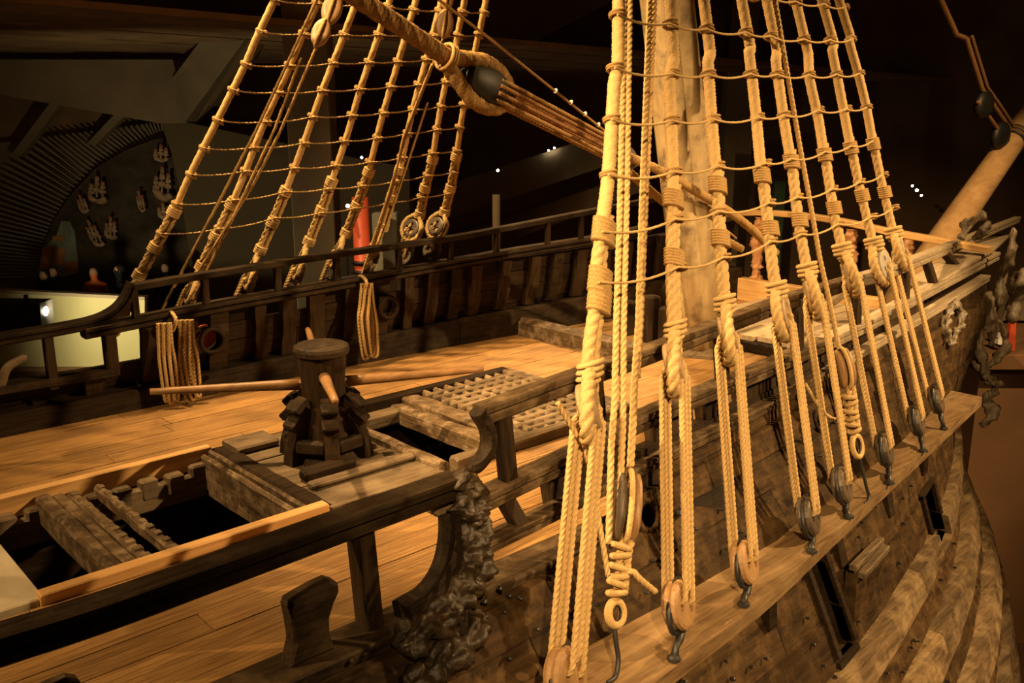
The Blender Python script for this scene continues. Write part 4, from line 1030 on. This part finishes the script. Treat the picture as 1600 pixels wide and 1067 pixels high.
coil('bundled rope coil tied to the port rail behind the capstan', xc, ((-.05, .0, .16), (.0, .04, .20), (.05, .02, .14), (.02, .08, .10)), 1.16, .12)

# ================================================================== FOREDECK
bt = thing('riding_bitts', 'heavy weathered cross timber and posts lying before the foremast', 'bitts', (9.8, .8, 0))
a, b = gz(815, 522, .0), gz(940, 552, .0)
V = []
for i, t in enumerate(np.linspace(0, 1.45, 14)):
    p = a + (b - a) * t; j = .03 * noise.noise(Vector((t * 4, 3, 3)))
    V += [p + (-.12, -.05, .0), p + (-.12 + j, -.05, .22), p + (.0, 0, .28 + j), p + (.16, .05, .25), p + (.2, .05, .0)]
mk('cross_timber', V, grid_faces(14, 5), M['grey_y'], bt)
for (px, py, w_, h) in ((945, 530, .26, .55), (985, 545, .22, .75), (1010, 548, .20, .6)):
    p = gz(px, py, 0); MB().box(p[0] + .35, p[0] + .35 + w_, p[1] - w_ / 2, p[1] + w_ / 2, 0, h, .03).build('post', M['old_v'], bt)
MB().box(9.95, 10.2, .5, 2.2, .0, .12, .03).build('deck_timber', M['grey_y'], bt)
p = gz(1030, 545, 0.0) + np.array([.9, .5, 0])
kh = thing('carved_knighthead', 'small black carved head post beside the foremast', 'carving', p)
MB().lathe([(.13, 0), (.12, .3), (.08, .42), (.07, .5), (.12, .56), (.15, .66), (.15, .76), (.10, .86), (.02, .9)], p, n=14).build('head_post', M['old_v'], kh, True)

fp = thing('foredeck_platform', 'bleached grey plank platform beside the foremast inside the starboard rail', 'platform', (12.8, -.6, 0))
for k in range(12):
    y0 = -2.12 + k * .262; xe = 14.6
    x0 = 11.25 + .04 * (k % 3) + (.3 if k > 8 else 0)
    MB().box(x0, xe, y0, y0 + .25, .16, .22 + random.uniform(0, .02), .01).build('plank', wood('bleached_plank', (.30, .22, .13), (.46, .35, .22), 1, .6, .25, 0, .35, (.2, .14, .08), .4, .2, 12) if k == 0 else bpy.data.materials['bleached_plank'], fp)
MB().box(11.2, 11.32, -2.14, 1.0, .0, .16, .02).build('edge_beam', M['old'], fp)
MB().box(14.3, 14.42, -2.1, 1.0, .0, .16, .02).build('edge_beam', M['old'], fp)
sd_ = thing('low_deck_timber', 'low weathered timber on the deck just inside the starboard rail', 'timber', (9, -2.2, 0))
MB().box(7.9, 10.2, -2.35, -2.05, 0.0, .22, .04).build('timber', M['grey'], sd_)
MB().box(8.2, 9.4, -2.0, -1.75, 0.0, .10, .03).build('timber', M['grey'], sd_)

# beakhead bulkhead: new pine beams, carved terms
XB = 14.9
bk = thing('beakhead_railing', 'new pine athwart rail and beam with carved wooden figures at the bow', 'railing', (XB, 0, 0))
Pr = [gx(x, y, XB) for x, y in ((1085, 336), (1185, 328), (1290, 337), (1400, 359), (1480, 373), (1548, 386))]
sweep('top_rail', smoothp(Pr, 4), RECT(.20, .10), M['pine_y'], bk)
Pb = [gx(x, y, XB - .1) for x, y in ((965, 432), (1100, 427), (1200, 440), (1300, 455), (1380, 466))]
sweep('lower_beam', smoothp(Pb, 4), RECT(.22, .42), M['pine_y'], bk)
a, b = gx(985, 500, XB - .6), gx(1040, 462, XB - .3)
MB().bar(a, b, .2, .3, bev=.01).build('brace', M['pine_y'], bk)
a, b = gx(900, 340, XB), gx(1085, 334, XB); pass
def term(cpx, ztop, zbot, label):
    p = gx(*cpx, XB); X, Y = XB, p[1]
    t = thing('carved_term', label, 'carving', (X, Y, zbot))
    h = ztop - zbot; prof = [(.13, 0), (.14, .05), (.09, .1), (.085, .16), (.13, .22), (.10, .28), (.13, .42), (.16, .55), (.15, .66), (.10, .72), (.085, .76), (.12, .82), (.125, .9), (.09, .97), (.14, 1.0)]
    n = 20; V = []
    pr = []
    for i in range(len(prof) - 1):
        for k in range(3): q = k / 3; pr.append((prof[i][0] * (1 - q) + prof[i + 1][0] * q, prof[i][1] * (1 - q) + prof[i + 1][1] * q))
    for (r, z) in pr:
        for k in range(n):
            a_ = 2 * math.pi * k / n; q = Vector((X + r * math.cos(a_), Y + r * math.sin(a_), zbot + z * h))
            f = 1 + .5 * (noise.turbulence(q * 14, 2, False) - .4)
            V.append((X + r * f * math.cos(a_), Y + r * f * math.sin(a_), zbot + z * h))
    mk('figure', V, grid_faces(len(pr), n), M['herm'], t, True)
for cpx, lab in (((1183, 400), 'carved reddish wooden figure baluster on the pine bow beam by the mast'), ((1328, 400), 'carved figure baluster of the bow rail seen between two shrouds'), ((1418, 400), 'carved figure baluster of the bow rail beside the bowsprit')):
    term(cpx, gx(cpx[0], 338 + (cpx[0] - 1185) * .13, XB)[2], gx(1200, 440, XB)[2], lab)
# knighthead timbers and grey cap boards
kt = thing('knighthead_timbers', 'rough grey broken timbers standing beside the pine bow beam', 'timber', (13.0, -1.0, .6))
for (p, q, w_) in (((1272, 492), (1345, 436), .16), ((1258, 478), (1338, 452), .12), ((1320, 520), (1420, 470), .14)):
    MB().bar(gx(*p, 12.9), gx(*q, 13.5), w_, .12, bev=.02).build('timber', M['grey'], kt)
cb2 = thing('cap_board', 'broad pale cap board under the starboard bow rail', 'board', hit(1500, 430, -.3))
P = [hit(x, y, -.22) for x, y in ((1440, 440), (1480, 415), (1530, 388), (1562, 366))]
sweep('board', P, RECT(.42, .06), M['bowrail'], cb2)
pass

# bow carvings, stem head and head timbers at the right edge
def cluster(name, label, spec, mat, d):
    t = thing(name, label, 'carving', bg(spec[0][0][0][0], spec[0][0][0][1], d))
    for i, (pts, rad, am) in enumerate(spec):
        blob('carved_piece', [bg(x, y, d + random.uniform(-.1, .1)) for x, y in pts], [r * d / FPX for r in rad], mat, t, am, 5.0, 20, 8, i * 3.1)
    return t
cluster('bow_figure', 'carved bow figures rising behind the starboard bow rail', [([(1500, 372), (1512, 352), (1528, 338), (1535, 328)], [8, 13, 12, 7], .5), ([(1520, 375), (1538, 360), (1545, 345)], [9, 14, 8], .5)], M['carve_b'], 13.6)
cluster('stem_carving', 'tangled dark carved ornaments hanging at the bow stem', [([(1583, 355), (1576, 400), (1566, 440), (1560, 480)], [7, 10, 11, 9], .5), ([(1545, 455), (1552, 480), (1546, 510), (1552, 540)], [8, 10, 11, 9], .5),
    ([(1535, 480), (1530, 520), (1534, 560), (1540, 600)], [6, 10, 12, 9], .5), ([(1560, 500), (1572, 530), (1562, 560), (1545, 575)], [6, 9, 10, 7], .5), ([(1522, 560), (1540, 590), (1558, 600), (1548, 622)], [8, 11, 13, 8], .5),
    ([(1545, 610), (1548, 640), (1535, 668)], [9, 13, 8], .5)], M['carve_b'], 13.8)
cluster('bow_shell', 'rounded scaled shell carving at the right of the bow stem', [([(1582, 505), (1584, 470), (1592, 440), (1606, 425)], [9, 14, 17, 12], .25)], M['carve_b'], 14.2)
wr = thing('carved_wreath', 'oval carved wreath ornament on the starboard bow planks', 'carving', hit(1490, 505, .08))
pts = [hit(x, y, .08) for x, y in ((1480, 536), (1477, 510), (1482, 488), (1493, 476), (1502, 484), (1502, 500), (1496, 514), (1490, 528), (1484, 540))]
blob('wreath', pts, [.09, .08, .08, .08, .07, .07, .06, .07], M['carve_b'], wr, .5, 9, 16, 6, 9)
# bow fore stay with its blocks, above the bowsprit
fsb = thing('bowsprit_stay', 'dark rope stay with blocks lashed above the bowsprit', 'stay', gy(1582, 205, 0))
k = [gy(x, y, 0) for x, y in ((1466, -10), (1495, 55), (1510, 60), (1535, 140), (1553, 165), (1580, 205))]
rope('stay_rope', k, .05, M['rope_t'], fsb, pitch=.4, lobe=.15, n=8, step=.1)
rope('stay_rope', [p + np.array([.25, 0, .05]) for p in k[2:]], .04, M['rope_t'], fsb, pitch=.4, lobe=.15, n=8, step=.1)
rope('stay_rope', [p + np.array([-.15, 0, -.25]) for p in k[3:]], .04, M['rope_t'], fsb, pitch=.4, lobe=.15, n=8, step=.1)
for (px, py, r) in ((1537, 163, .28), (1563, 212, .30)):
    MB().lathe([(r * .5, -.1), (r, -.06), (r, .06), (r * .5, .1)], gy(px, py, 0), (.2, 1, 0), 16).build('block', M['lampb'], fsb, True)

# ================================================================== THE MUSEUM HALL
def quad(name, pts, mat, parent=None, th=.15, kind=None, nvec=None):
    mb = MB(); mb.prism(pts, (VD if nvec is None else np.array(nvec)) * th); o = mb.build(name, mat, parent)
    if kind: o['kind'] = kind
    return o
def bgw(px, z, d):
    "point at lateral pixel column px of the plane d away, height z"
    k = (px - CX) / FPX
    return CAM * np.array([1, 1, 0]) + VD * d + VR * (k * (d * math.cos(_p) - (z - CAM[2]) * math.sin(_p))) + np.array([0, 0, z])
# outer dark walls, hall floor, ceiling
quad('wall_back', [bgw(-900, -10, 40), bgw(2600, -10, 40), bgw(2600, 14, 40), bgw(-900, 14, 40)], M['wall_d'], kind='structure')
MB().box(-30, 60, -30, 45, -9.3, -9.0).build('floor_hall', M['floorb'])['kind'] = 'structure'
cl = thing('ceiling', None, None, (10, 5, 12), kind='structure')
MB().box(-30, 60, -30, 45, 13.2, 13.4).build('ceiling_slab', M['wall_d'], cl)
# low side ceiling of ribbed boards beyond the port side (upper left of the view)
for k in range(12):
    y0 = 9.0 + k * 1.05
    MB().box(-14, 46, y0, y0 + .98, 5.15 - .02 * (k % 2), 5.27).build('ceiling_board', M['ceil'], cl)
    MB().box(-14, 46, y0 + .985, y0 + 1.045, 5.19, 5.3).build('ceiling_seam', M['ceil'], cl)
# concrete ceiling beam running down to the left
cbm = thing('concrete_beam', 'diagonal concrete ceiling beam above the port shrouds', 'beam', bg(290, 190, 24))
quad('soffit', [bg(365, -6, 20), bg(432, -6, 20), bg(318, 165, 24), bg(290, 190, 24), bg(262, 132, 24)], M['conc'], cbm, .8)
quad('side', [bg(432, -6, 20.1), bg(455, -6, 20.3), bg(330, 165, 24.2), bg(318, 165, 24.1)], M['wall_d'], cbm, .6)
fas = thing('concrete_fascia', 'dark stained concrete fascia beam over the model ship mural', 'beam', bg(100, 150, 24))
quad('fascia', [bg(-200, 93, 24.4), bg(150, 93, 24.4), bg(270, 93, 24.4), bg(292, 192, 24.4), bg(252, 193, 24.4), bg(-200, 112, 24.4)], M['conc'], fas, .5)
# grey end wall behind the port shrouds
quad('wall_grey', [bg(248, 182, 24.6), bg(560, 248, 24.6), bg(640, 262, 24.6), bg(640, 620, 24.6), bg(302, 620, 24.6), bg(296, 400, 24.6), bg(282, 300, 24.6), bg(268, 240, 24.6)], M['wall_g'], th=.12, kind='structure')
# balcony slab edges receding to the right
for (pts, dd, mt) in (([(525, 345), (945, 208), (945, 260), (525, 400)], 30, 'conc'), ([(600, 400), (1000, 270), (1000, 300), (600, 450)], 31, 'wall_d'), ([(540, 70), (800, 85), (960, 0), (540, 0)], 33, 'conc')):
    t = thing('hall_balcony', 'dim concrete balcony edge %s' % {'30': 'behind the forward port shrouds', '31': 'below the lamp rail beyond the port bulwark', '33': 'high above the main stay'}[str(dd)], 'balcony', bg(*pts[0], dd))
    quad('slab_edge', [bg(x, y, dd) for x, y in pts], M[mt], t, .6)
def column(px0, px1, d, ztop, zbot, mat, label, name='column', rnd=False):
    t = thing(name, label, 'column', bgw((px0 + px1) / 2, zbot, d))
    a, b = bgw(px0, 0, d), bgw(px1, 0, d); c = (a + b) / 2; w_ = np.linalg.norm(b - a)
    if rnd: MB().lathe([(w_ / 2, zbot), (w_ / 2, ztop)], (c[0], c[1], 0), n=18).build('shaft', mat, t, True)
    else: MB().obox((c[0], c[1], (ztop + zbot) / 2), VR, VD, (0, 0, 1), w_, w_ * .8, ztop - zbot, .02).build('shaft', mat, t)
    return t, c, w_
column(468, 532, 19.5, 13.0, -9, M['conc'], 'square concrete column behind the middle port shrouds')
t, c, w_ = column(557, 582, 15.5, 2.05, -9, M['redpaint'], 'red painted round column with black clamp bands', rnd=True)
for dz in (.02, .18): ring('clamp_band', (c[0], c[1], .95 - dz), (0, 0, 1), w_ / 2 + .02, .035, M['lampb'], t, 18, 6)
MB().obox((c[0], c[1], .8) - VR * .32, VR, VD, (0, 0, 1), .14, .14, .5, .01).build('lamp_bracket', M['lampb'], t)
column(588, 626, 16.5, 1.7, -9, M['blueg'], 'pale blue grey square pillar beside the red column')
column(770, 782, 17.5, 1.95, -9, M['conc'], 'slim pale pole with a lamp beyond the port bulwark', 'pole', True)
column(1122, 1164, 34, 13.0, -9, M['conc'], 'dim concrete column right of the foremast')
column(1094, 1112, 30, 3.2, -9, M['greeng'], 'green glass pillar edge just behind the foremast')
column(1205, 1222, 30, 1.5, -9, M['greeng'], 'narrow green glass strip behind the bow rail')

# lamps of the hall
def lamp(px, py, d, r, label):
    p = bg(px, py, d); t = thing('ceiling_lamp', label, 'lamp', p)
    MB().lathe([(r * 1.2, -.12), (r * 1.3, .0), (r * .9, .02)], p + VD * .05, VD, 10).build('housing', M['lampb'], t)
    MB().lathe([(r * .2, -.03), (r * .9, -.02), (r, .0)], p - VD * .1, VD, 10).build('bulb', M['bulb'], t, True)
for i, (px, py, d, r, lab) in enumerate(((778, 266, 17.4, .04, 'tiny bright lamp on top of the slim pole'), (857, 235, 30, .05, 'left one of two tiny lamps under the main stay lanyards'), (866, 231, 30, .05, 'right one of two tiny lamps under the main stay lanyards'),
    (545, 321, 15.2, .05, 'tiny bright lamp beside the red column'), (566, 246, 24, .05, 'small faint lamp above the red column'), (1424, 290, 36, .07, 'first of three hall lamps near the bowsprit'), (1431, 297, 36, .09, 'middle of three hall lamps near the bowsprit'), (1438, 305, 36, .07, 'third of three hall lamps near the bowsprit'),
    (1567, 466, 30, .0, ''))):
    if r: lamp(px, py, d, r * .62, lab)

# ---- gallery with parapet, mural and visitors at the left
MB().obox(bgw(60, -2.1, 22.5), VR, VD, (0, 0, 1), 16, 7, .2).build('floor_gallery', M['floorb'])['kind'] = 'structure'
pa = thing('gallery_parapet', 'brightly lit cream parapet of the visitor gallery', 'parapet', bg(100, 560, 19.4))
quad('panel', [bg(-320, 440, 19.4), bg(226, 467, 19.4), bg(226, 640, 19.4), bg(-320, 640, 19.4)], M['cream'], pa, .15)
quad('coping', [bg(-320, 437, 19.38), bg(226, 464, 19.38), bg(226, 469, 19.38), bg(-320, 442, 19.38)], M['white'], pa, .22)
lb = thing('floodlight_box', 'black box with a glowing white lamp before the cream parapet', 'lamp', bg(30, 520, 17.0))
quad('box', [bg(-80, 472, 17), bg(62, 474, 17), bg(66, 520, 17), bg(-80, 526, 17)], M['lampb'], lb, .5)
p = bg(67, 486, 17.2)
MB().lathe([(.02, -.10), (.09, -.06), (.13, 0), (.10, .05)], p, VR * -1.0, 16).build('glowing_lens', M['bulb'], lb, True)
MB().obox(bg(41, 467, 17.2), VR, VD, (0, 0, 1), .06, .06, .16).build('knob', M['lampb'], lb)
pl = bpy.data.lights.new('floodlight', 'SPOT'); pl.energy = 150; pl.color = (1.0, .84, .48); pl.shadow_soft_size = .15; pl.spot_size = math.radians(150); pl.spot_blend = .5
plo = bpy.data.objects.new('floodlight', pl); COL.objects.link(plo); plo.location = Vector(bg(67, 486, 17.2) + VR * .18); plo.rotation_euler = Vector(VD + VR * .15).to_track_quat('-Z', 'Y').to_euler()

DM = 25.0
ARCH = [(58, 470), (58, 430), (64, 395), (80, 352), (108, 307), (148, 264), (195, 235), (240, 218), (268, 212)]
mu_ = thing('sea_battle_mural', 'dark grey sea relief under an arch with painted galleon', 'mural', bg(160, 470, DM))
quad('relief_panel', [bg(x, y, DM) for x, y in ARCH] + [bg(300, 300, DM), bg(315, 470, DM)], M['mural'], mu_, .3)
quad('painted_galleon', [bg(x, y, DM - .06) for x, y in ((58, 425), (66, 390), (88, 368), (96, 345), (108, 346), (116, 362), (119, 392), (123, 425), (100, 432))], M['turq'], mu_, .05)
for pts in ([(66, 386), (80, 386), (76, 420), (62, 420)], [(86, 388), (101, 388), (98, 414), (83, 413)], [(82, 369), (101, 369), (100, 376), (83, 376)], [(102, 410), (121, 408), (121, 424), (101, 424)]):
    quad('painted_sail', [bg(x, y, DM - .10) for x, y in pts], M['sail'], mu_, .03)
def model_ship(px, py, w_, h, lab, tilt=0.0):
    t = thing('model_ship', lab, 'model ship', bg(px, py + h / 2, DM - .3), 'model ships on the sea battle relief')
    m = lambda x, y, o=0.0: bg(px + x + tilt * y, py + y, DM - .35 - o)
    u = DM / FPX
    blob('hull', [m(-w_ * .42, h * .12), m(-w_ * .2, h * .30), m(w_ * .12, h * .38), m(w_ * .40, h * .26)], [w_ * .10 * u, w_ * .20 * u, w_ * .23 * u, w_ * .17 * u], M['modelw'], t, .4, 3, 14, 6, px)
    for k, (x, hh) in enumerate(((-.30, .72), (-.02, 1.0), (.26, .8))):
        tb, tt = h * .25, h * (.42 - .92 * hh)
        tube('mast', [m(w_ * x, tb), m(w_ * (x - .03), tt)], .03, M['modelw'], t, 6)
        for q, ww in ((.25, .15), (.52, .12), (.76, .085)):
            y0 = tb + (tt - tb) * q; y1 = tb + (tt - tb) * (q + .2)
            quad('sail', [m(w_ * (x - ww * .9), y1), m(w_ * (x + ww * .8), y1 + 1), m(w_ * (x + ww), y0 + .5), m(w_ * (x - ww * 1.1), y0)], M['modelw'], t, .05)
        quad('flag', [m(w_ * (x - .03), tt, .05), m(w_ * (x - .03) + 3, tt + .6, .05), m(w_ * (x - .03) + 3, tt + 2.6, .05), m(w_ * (x - .03), tt + 2.2, .05)], M['redflag'], t, .03)
for px, py, w_, h, lab, ti in ((152, 297, 32, 44, 'large model ship below the slatted arch on the sea relief', .0), (129, 319, 18, 30, 'small model ship between the arch edge and a larger ship on the relief', .35), (220, 316, 14, 36, 'slim lone model ship in the middle of the sea relief', .2),
    (147, 366, 22, 46, 'model ship tilted toward its neighbour low on the sea relief', .45), (173, 358, 22, 40, 'rounded model ship beside the tilted one on the relief', .0), (254, 288, 34, 56, 'biggest model ship at the relief edge near the aftmost port shroud', .0),
    (252, 240, 28, 30, 'model ship at the top of the sea relief under the slats', .0), (257, 331, 26, 30, 'dark low model ship under the biggest one on the relief', .2)):
    model_ship(px, py, w_, h, lab, ti)
# slatted pale wall fanning round the arch
sl = thing('wall_slatted', None, None, bg(40, 450, 25), kind='structure')
quad('backing', [bg(-330, 470, 25.9), bg(58, 470, 25.9), bg(62, 395, 25.9), bg(110, 305, 25.9), bg(195, 235, 25.9), bg(268, 212, 25.9), bg(262, 190, 25.9), bg(150, 205, 25.9), bg(-330, 262, 25.9)], M['conc'], sl, .2)
AI = np.array(ARCH[1:]); 
for k in range(56):
    t = k / 55; i = t * (len(AI) - 1); j = min(int(i), len(AI) - 2); q = AI[j] * (1 - (i - j)) + AI[j + 1] * (i - j)
    an = math.pi * (1.02 - .52 * t); L = 26 + 130 * (1 - t) ** .6
    o = q + np.array([math.cos(an), -math.sin(an) * .75]) * L
    top = 190 + (262 - 190) * np.clip((262 - o[0]) / 560, 0, 1)
    a, b = bg(q[0], q[1], 25.5), bg(o[0], max(o[1], top), 25.7)
    MB().bar(a, b, .05, .12, VD).build('slat', M['white'], sl)
# struts and dark ceiling above the mural
st = thing('concrete_struts', 'two pale slanting concrete struts under the fascia beam', 'beam', bg(60, 220, 24.8))
for a, b in (((104, 150), (30, 246)), ((203, 172), (150, 226))):
    quad('strut', [bg(a[0] - 18, a[1], 24.9), bg(a[0], a[1], 24.9), bg(b[0], b[1], 25.3), bg(b[0] - 16, b[1], 25.3)], M['conc'], st, .3)
quad('wall_mural_upper', [bg(-330, 100, 26.3), bg(300, 160, 26.3), bg(300, 210, 26.3), bg(-330, 300, 26.3)], M['ceil'], th=.2, kind='structure')

def person(px, pyhead, d, shirt, label, turn=0.0, arm=0.0):
    hp = bg(px, pyhead, d); feet = Vector((hp[0], hp[1], -2.0)); H_ = hp[2] + 2.0 + .11
    t = thing('person', label, 'person', feet, 'visitors on the gallery')
    s = H_ / 1.72; r_ = Vector(VR); f_ = Vector(-VD)
    J = [(0, 0, .95, .15), (0, 0, 1.15, .13), (0, 0, 1.36, .14), (0, .01, 1.47, .06), (0, .02, 1.55, .075), (0, .03, 1.63, .10), (0, .02, 1.70, .08),
         (-.19, 0, 1.38, .07), (-.24, .03, 1.12, .055), (-.2, .2 + arm, 1.0 + arm, .045), (.19, 0, 1.38, .07), (.24, .03, 1.12, .055), (.2, .2, 1.0, .045),
         (-.1, 0, .9, .1), (-.11, .03, .5, .075), (-.11, 0, .08, .055), (-.11, .14, .04, .045), (.1, 0, .9, .1), (.11, .03, .5, .075), (.11, 0, .08, .055), (.11, .14, .04, .045)]
    E = [(0, 1), (1, 2), (2, 3), (3, 4), (4, 5), (5, 6), (2, 7), (7, 8), (8, 9), (2, 10), (10, 11), (11, 12), (0, 13), (13, 14), (14, 15), (15, 16), (0, 17), (17, 18), (18, 19), (19, 20)]
    ct, sn = math.cos(turn), math.sin(turn)
    me = bpy.data.meshes.new('body')
    me.from_pydata([feet + (r_ * (x * ct - y * sn) + f_ * (x * sn + y * ct) + Vector((0, 0, z))) * s for x, y, z, r in J], E, [])
    me.materials.append(shirt)
    o = bpy.data.objects.new('body', me); COL.objects.link(o); o.parent = t; o.matrix_parent_inverse = Matrix.Translation(-feet)
    sk = o.modifiers.new('skin', 'SKIN'); sk.use_smooth_shade = True
    for i, (x, y, z, r) in enumerate(J):
        v = me.skin_vertices[0].data[i]; v.radius = (r * s, r * s * (.75 if i < 3 else 1)); v.use_root = (i == 0)
    su = o.modifiers.new('sub', 'SUBSURF'); su.levels = 1; su.render_levels = 1
    hc_ = np.array(feet) + np.array([0, 0, 1.64 * s]) 
    fwd = np.array(f_) * ct - np.array(r_) * sn
    MB().lathe([(.02, -.125), (.075, -.09), (.095, -.02), (.09, .05), (.06, .1), (.02, .115)], hc_ + fwd * .03, (0, 0, 1), 12).build('head', M['skin'], t, True)
    MB().lathe([(.085, -.03), (.112, .02), (.10, .08), (.06, .125), (.01, .135)], hc_ - fwd * .02 + np.array([0, 0, .01]), (0, 0, 1), 12).build('hair', M['hair'], t, True)
person(70, 432, 21.2, M['cloth_d'], 'dark clothed visitor standing by the painted galleon', .4)
person(83, 427, 21.6, M['cloth_b'], 'visitor in blue grey clothes next to the painted galleon', -.3)
person(147, 427, 21.2, M['cloth_o'], 'visitor in an orange top with dark hair at the gallery parapet', 0)
person(187, 424, 20.9, M['cloth_d'], 'black clothed visitor turned sideways beside the aftmost port shroud', 1.2, .15)
person(259, 420, 22.6, M['cloth_d'], 'black clothed visitor between the first two port shrouds', .2)
# hall side at the right: landing with a red post
ld = thing('museum_landing', 'brown museum landing below the bow', 'platform', bg(1600, 600, 19))
lt = bg(1570, 549, 19.2)[2]; l0 = bg(1545, 549, 18.9)
cc = l0 + VR * 5.0 + VD * 2.0
MB().obox((cc[0], cc[1], (lt - .35 + lt) / 2), VR, VD, (0, 0, 1), 10, 4, .35, .02).build('deck_slab', M['floorb'], ld)
MB().obox((cc[0], cc[1], (lt - .35 - 9) / 2) + VD * .3, VR, VD, (0, 0, 1), 9.6, 3.4, 9 + lt - .35, .02).build('plinth', M['floorb'], ld)
rp = thing('red_post', 'dark red barrier post standing on the brown landing', 'post', bg(1580, 545, 19.2))
quad('post', [bg(1583, 482, 19.2), bg(1589, 482, 19.2), bg(1586, 548, 19.2), bg(1573, 548, 19.2)], M['redpaint'], rp, .12)
wb = thing('white_box', 'small white box beside the red post on the landing', 'box', bg(1567, 540, 19.2))
quad('carton', [bg(1560, 527, 19.15), bg(1573, 524, 19.15), bg(1573, 540, 19.15), bg(1559, 538, 19.15)], M['whitebox'], wb, .3)
quad('wall_bow_side', [bgw(1565, -1.5, 22), bgw(2300, -1.5, 22), bgw(2300, 1.0, 22), bgw(1595, -.3, 22)], M['wall_g'], th=.3, kind='structure')
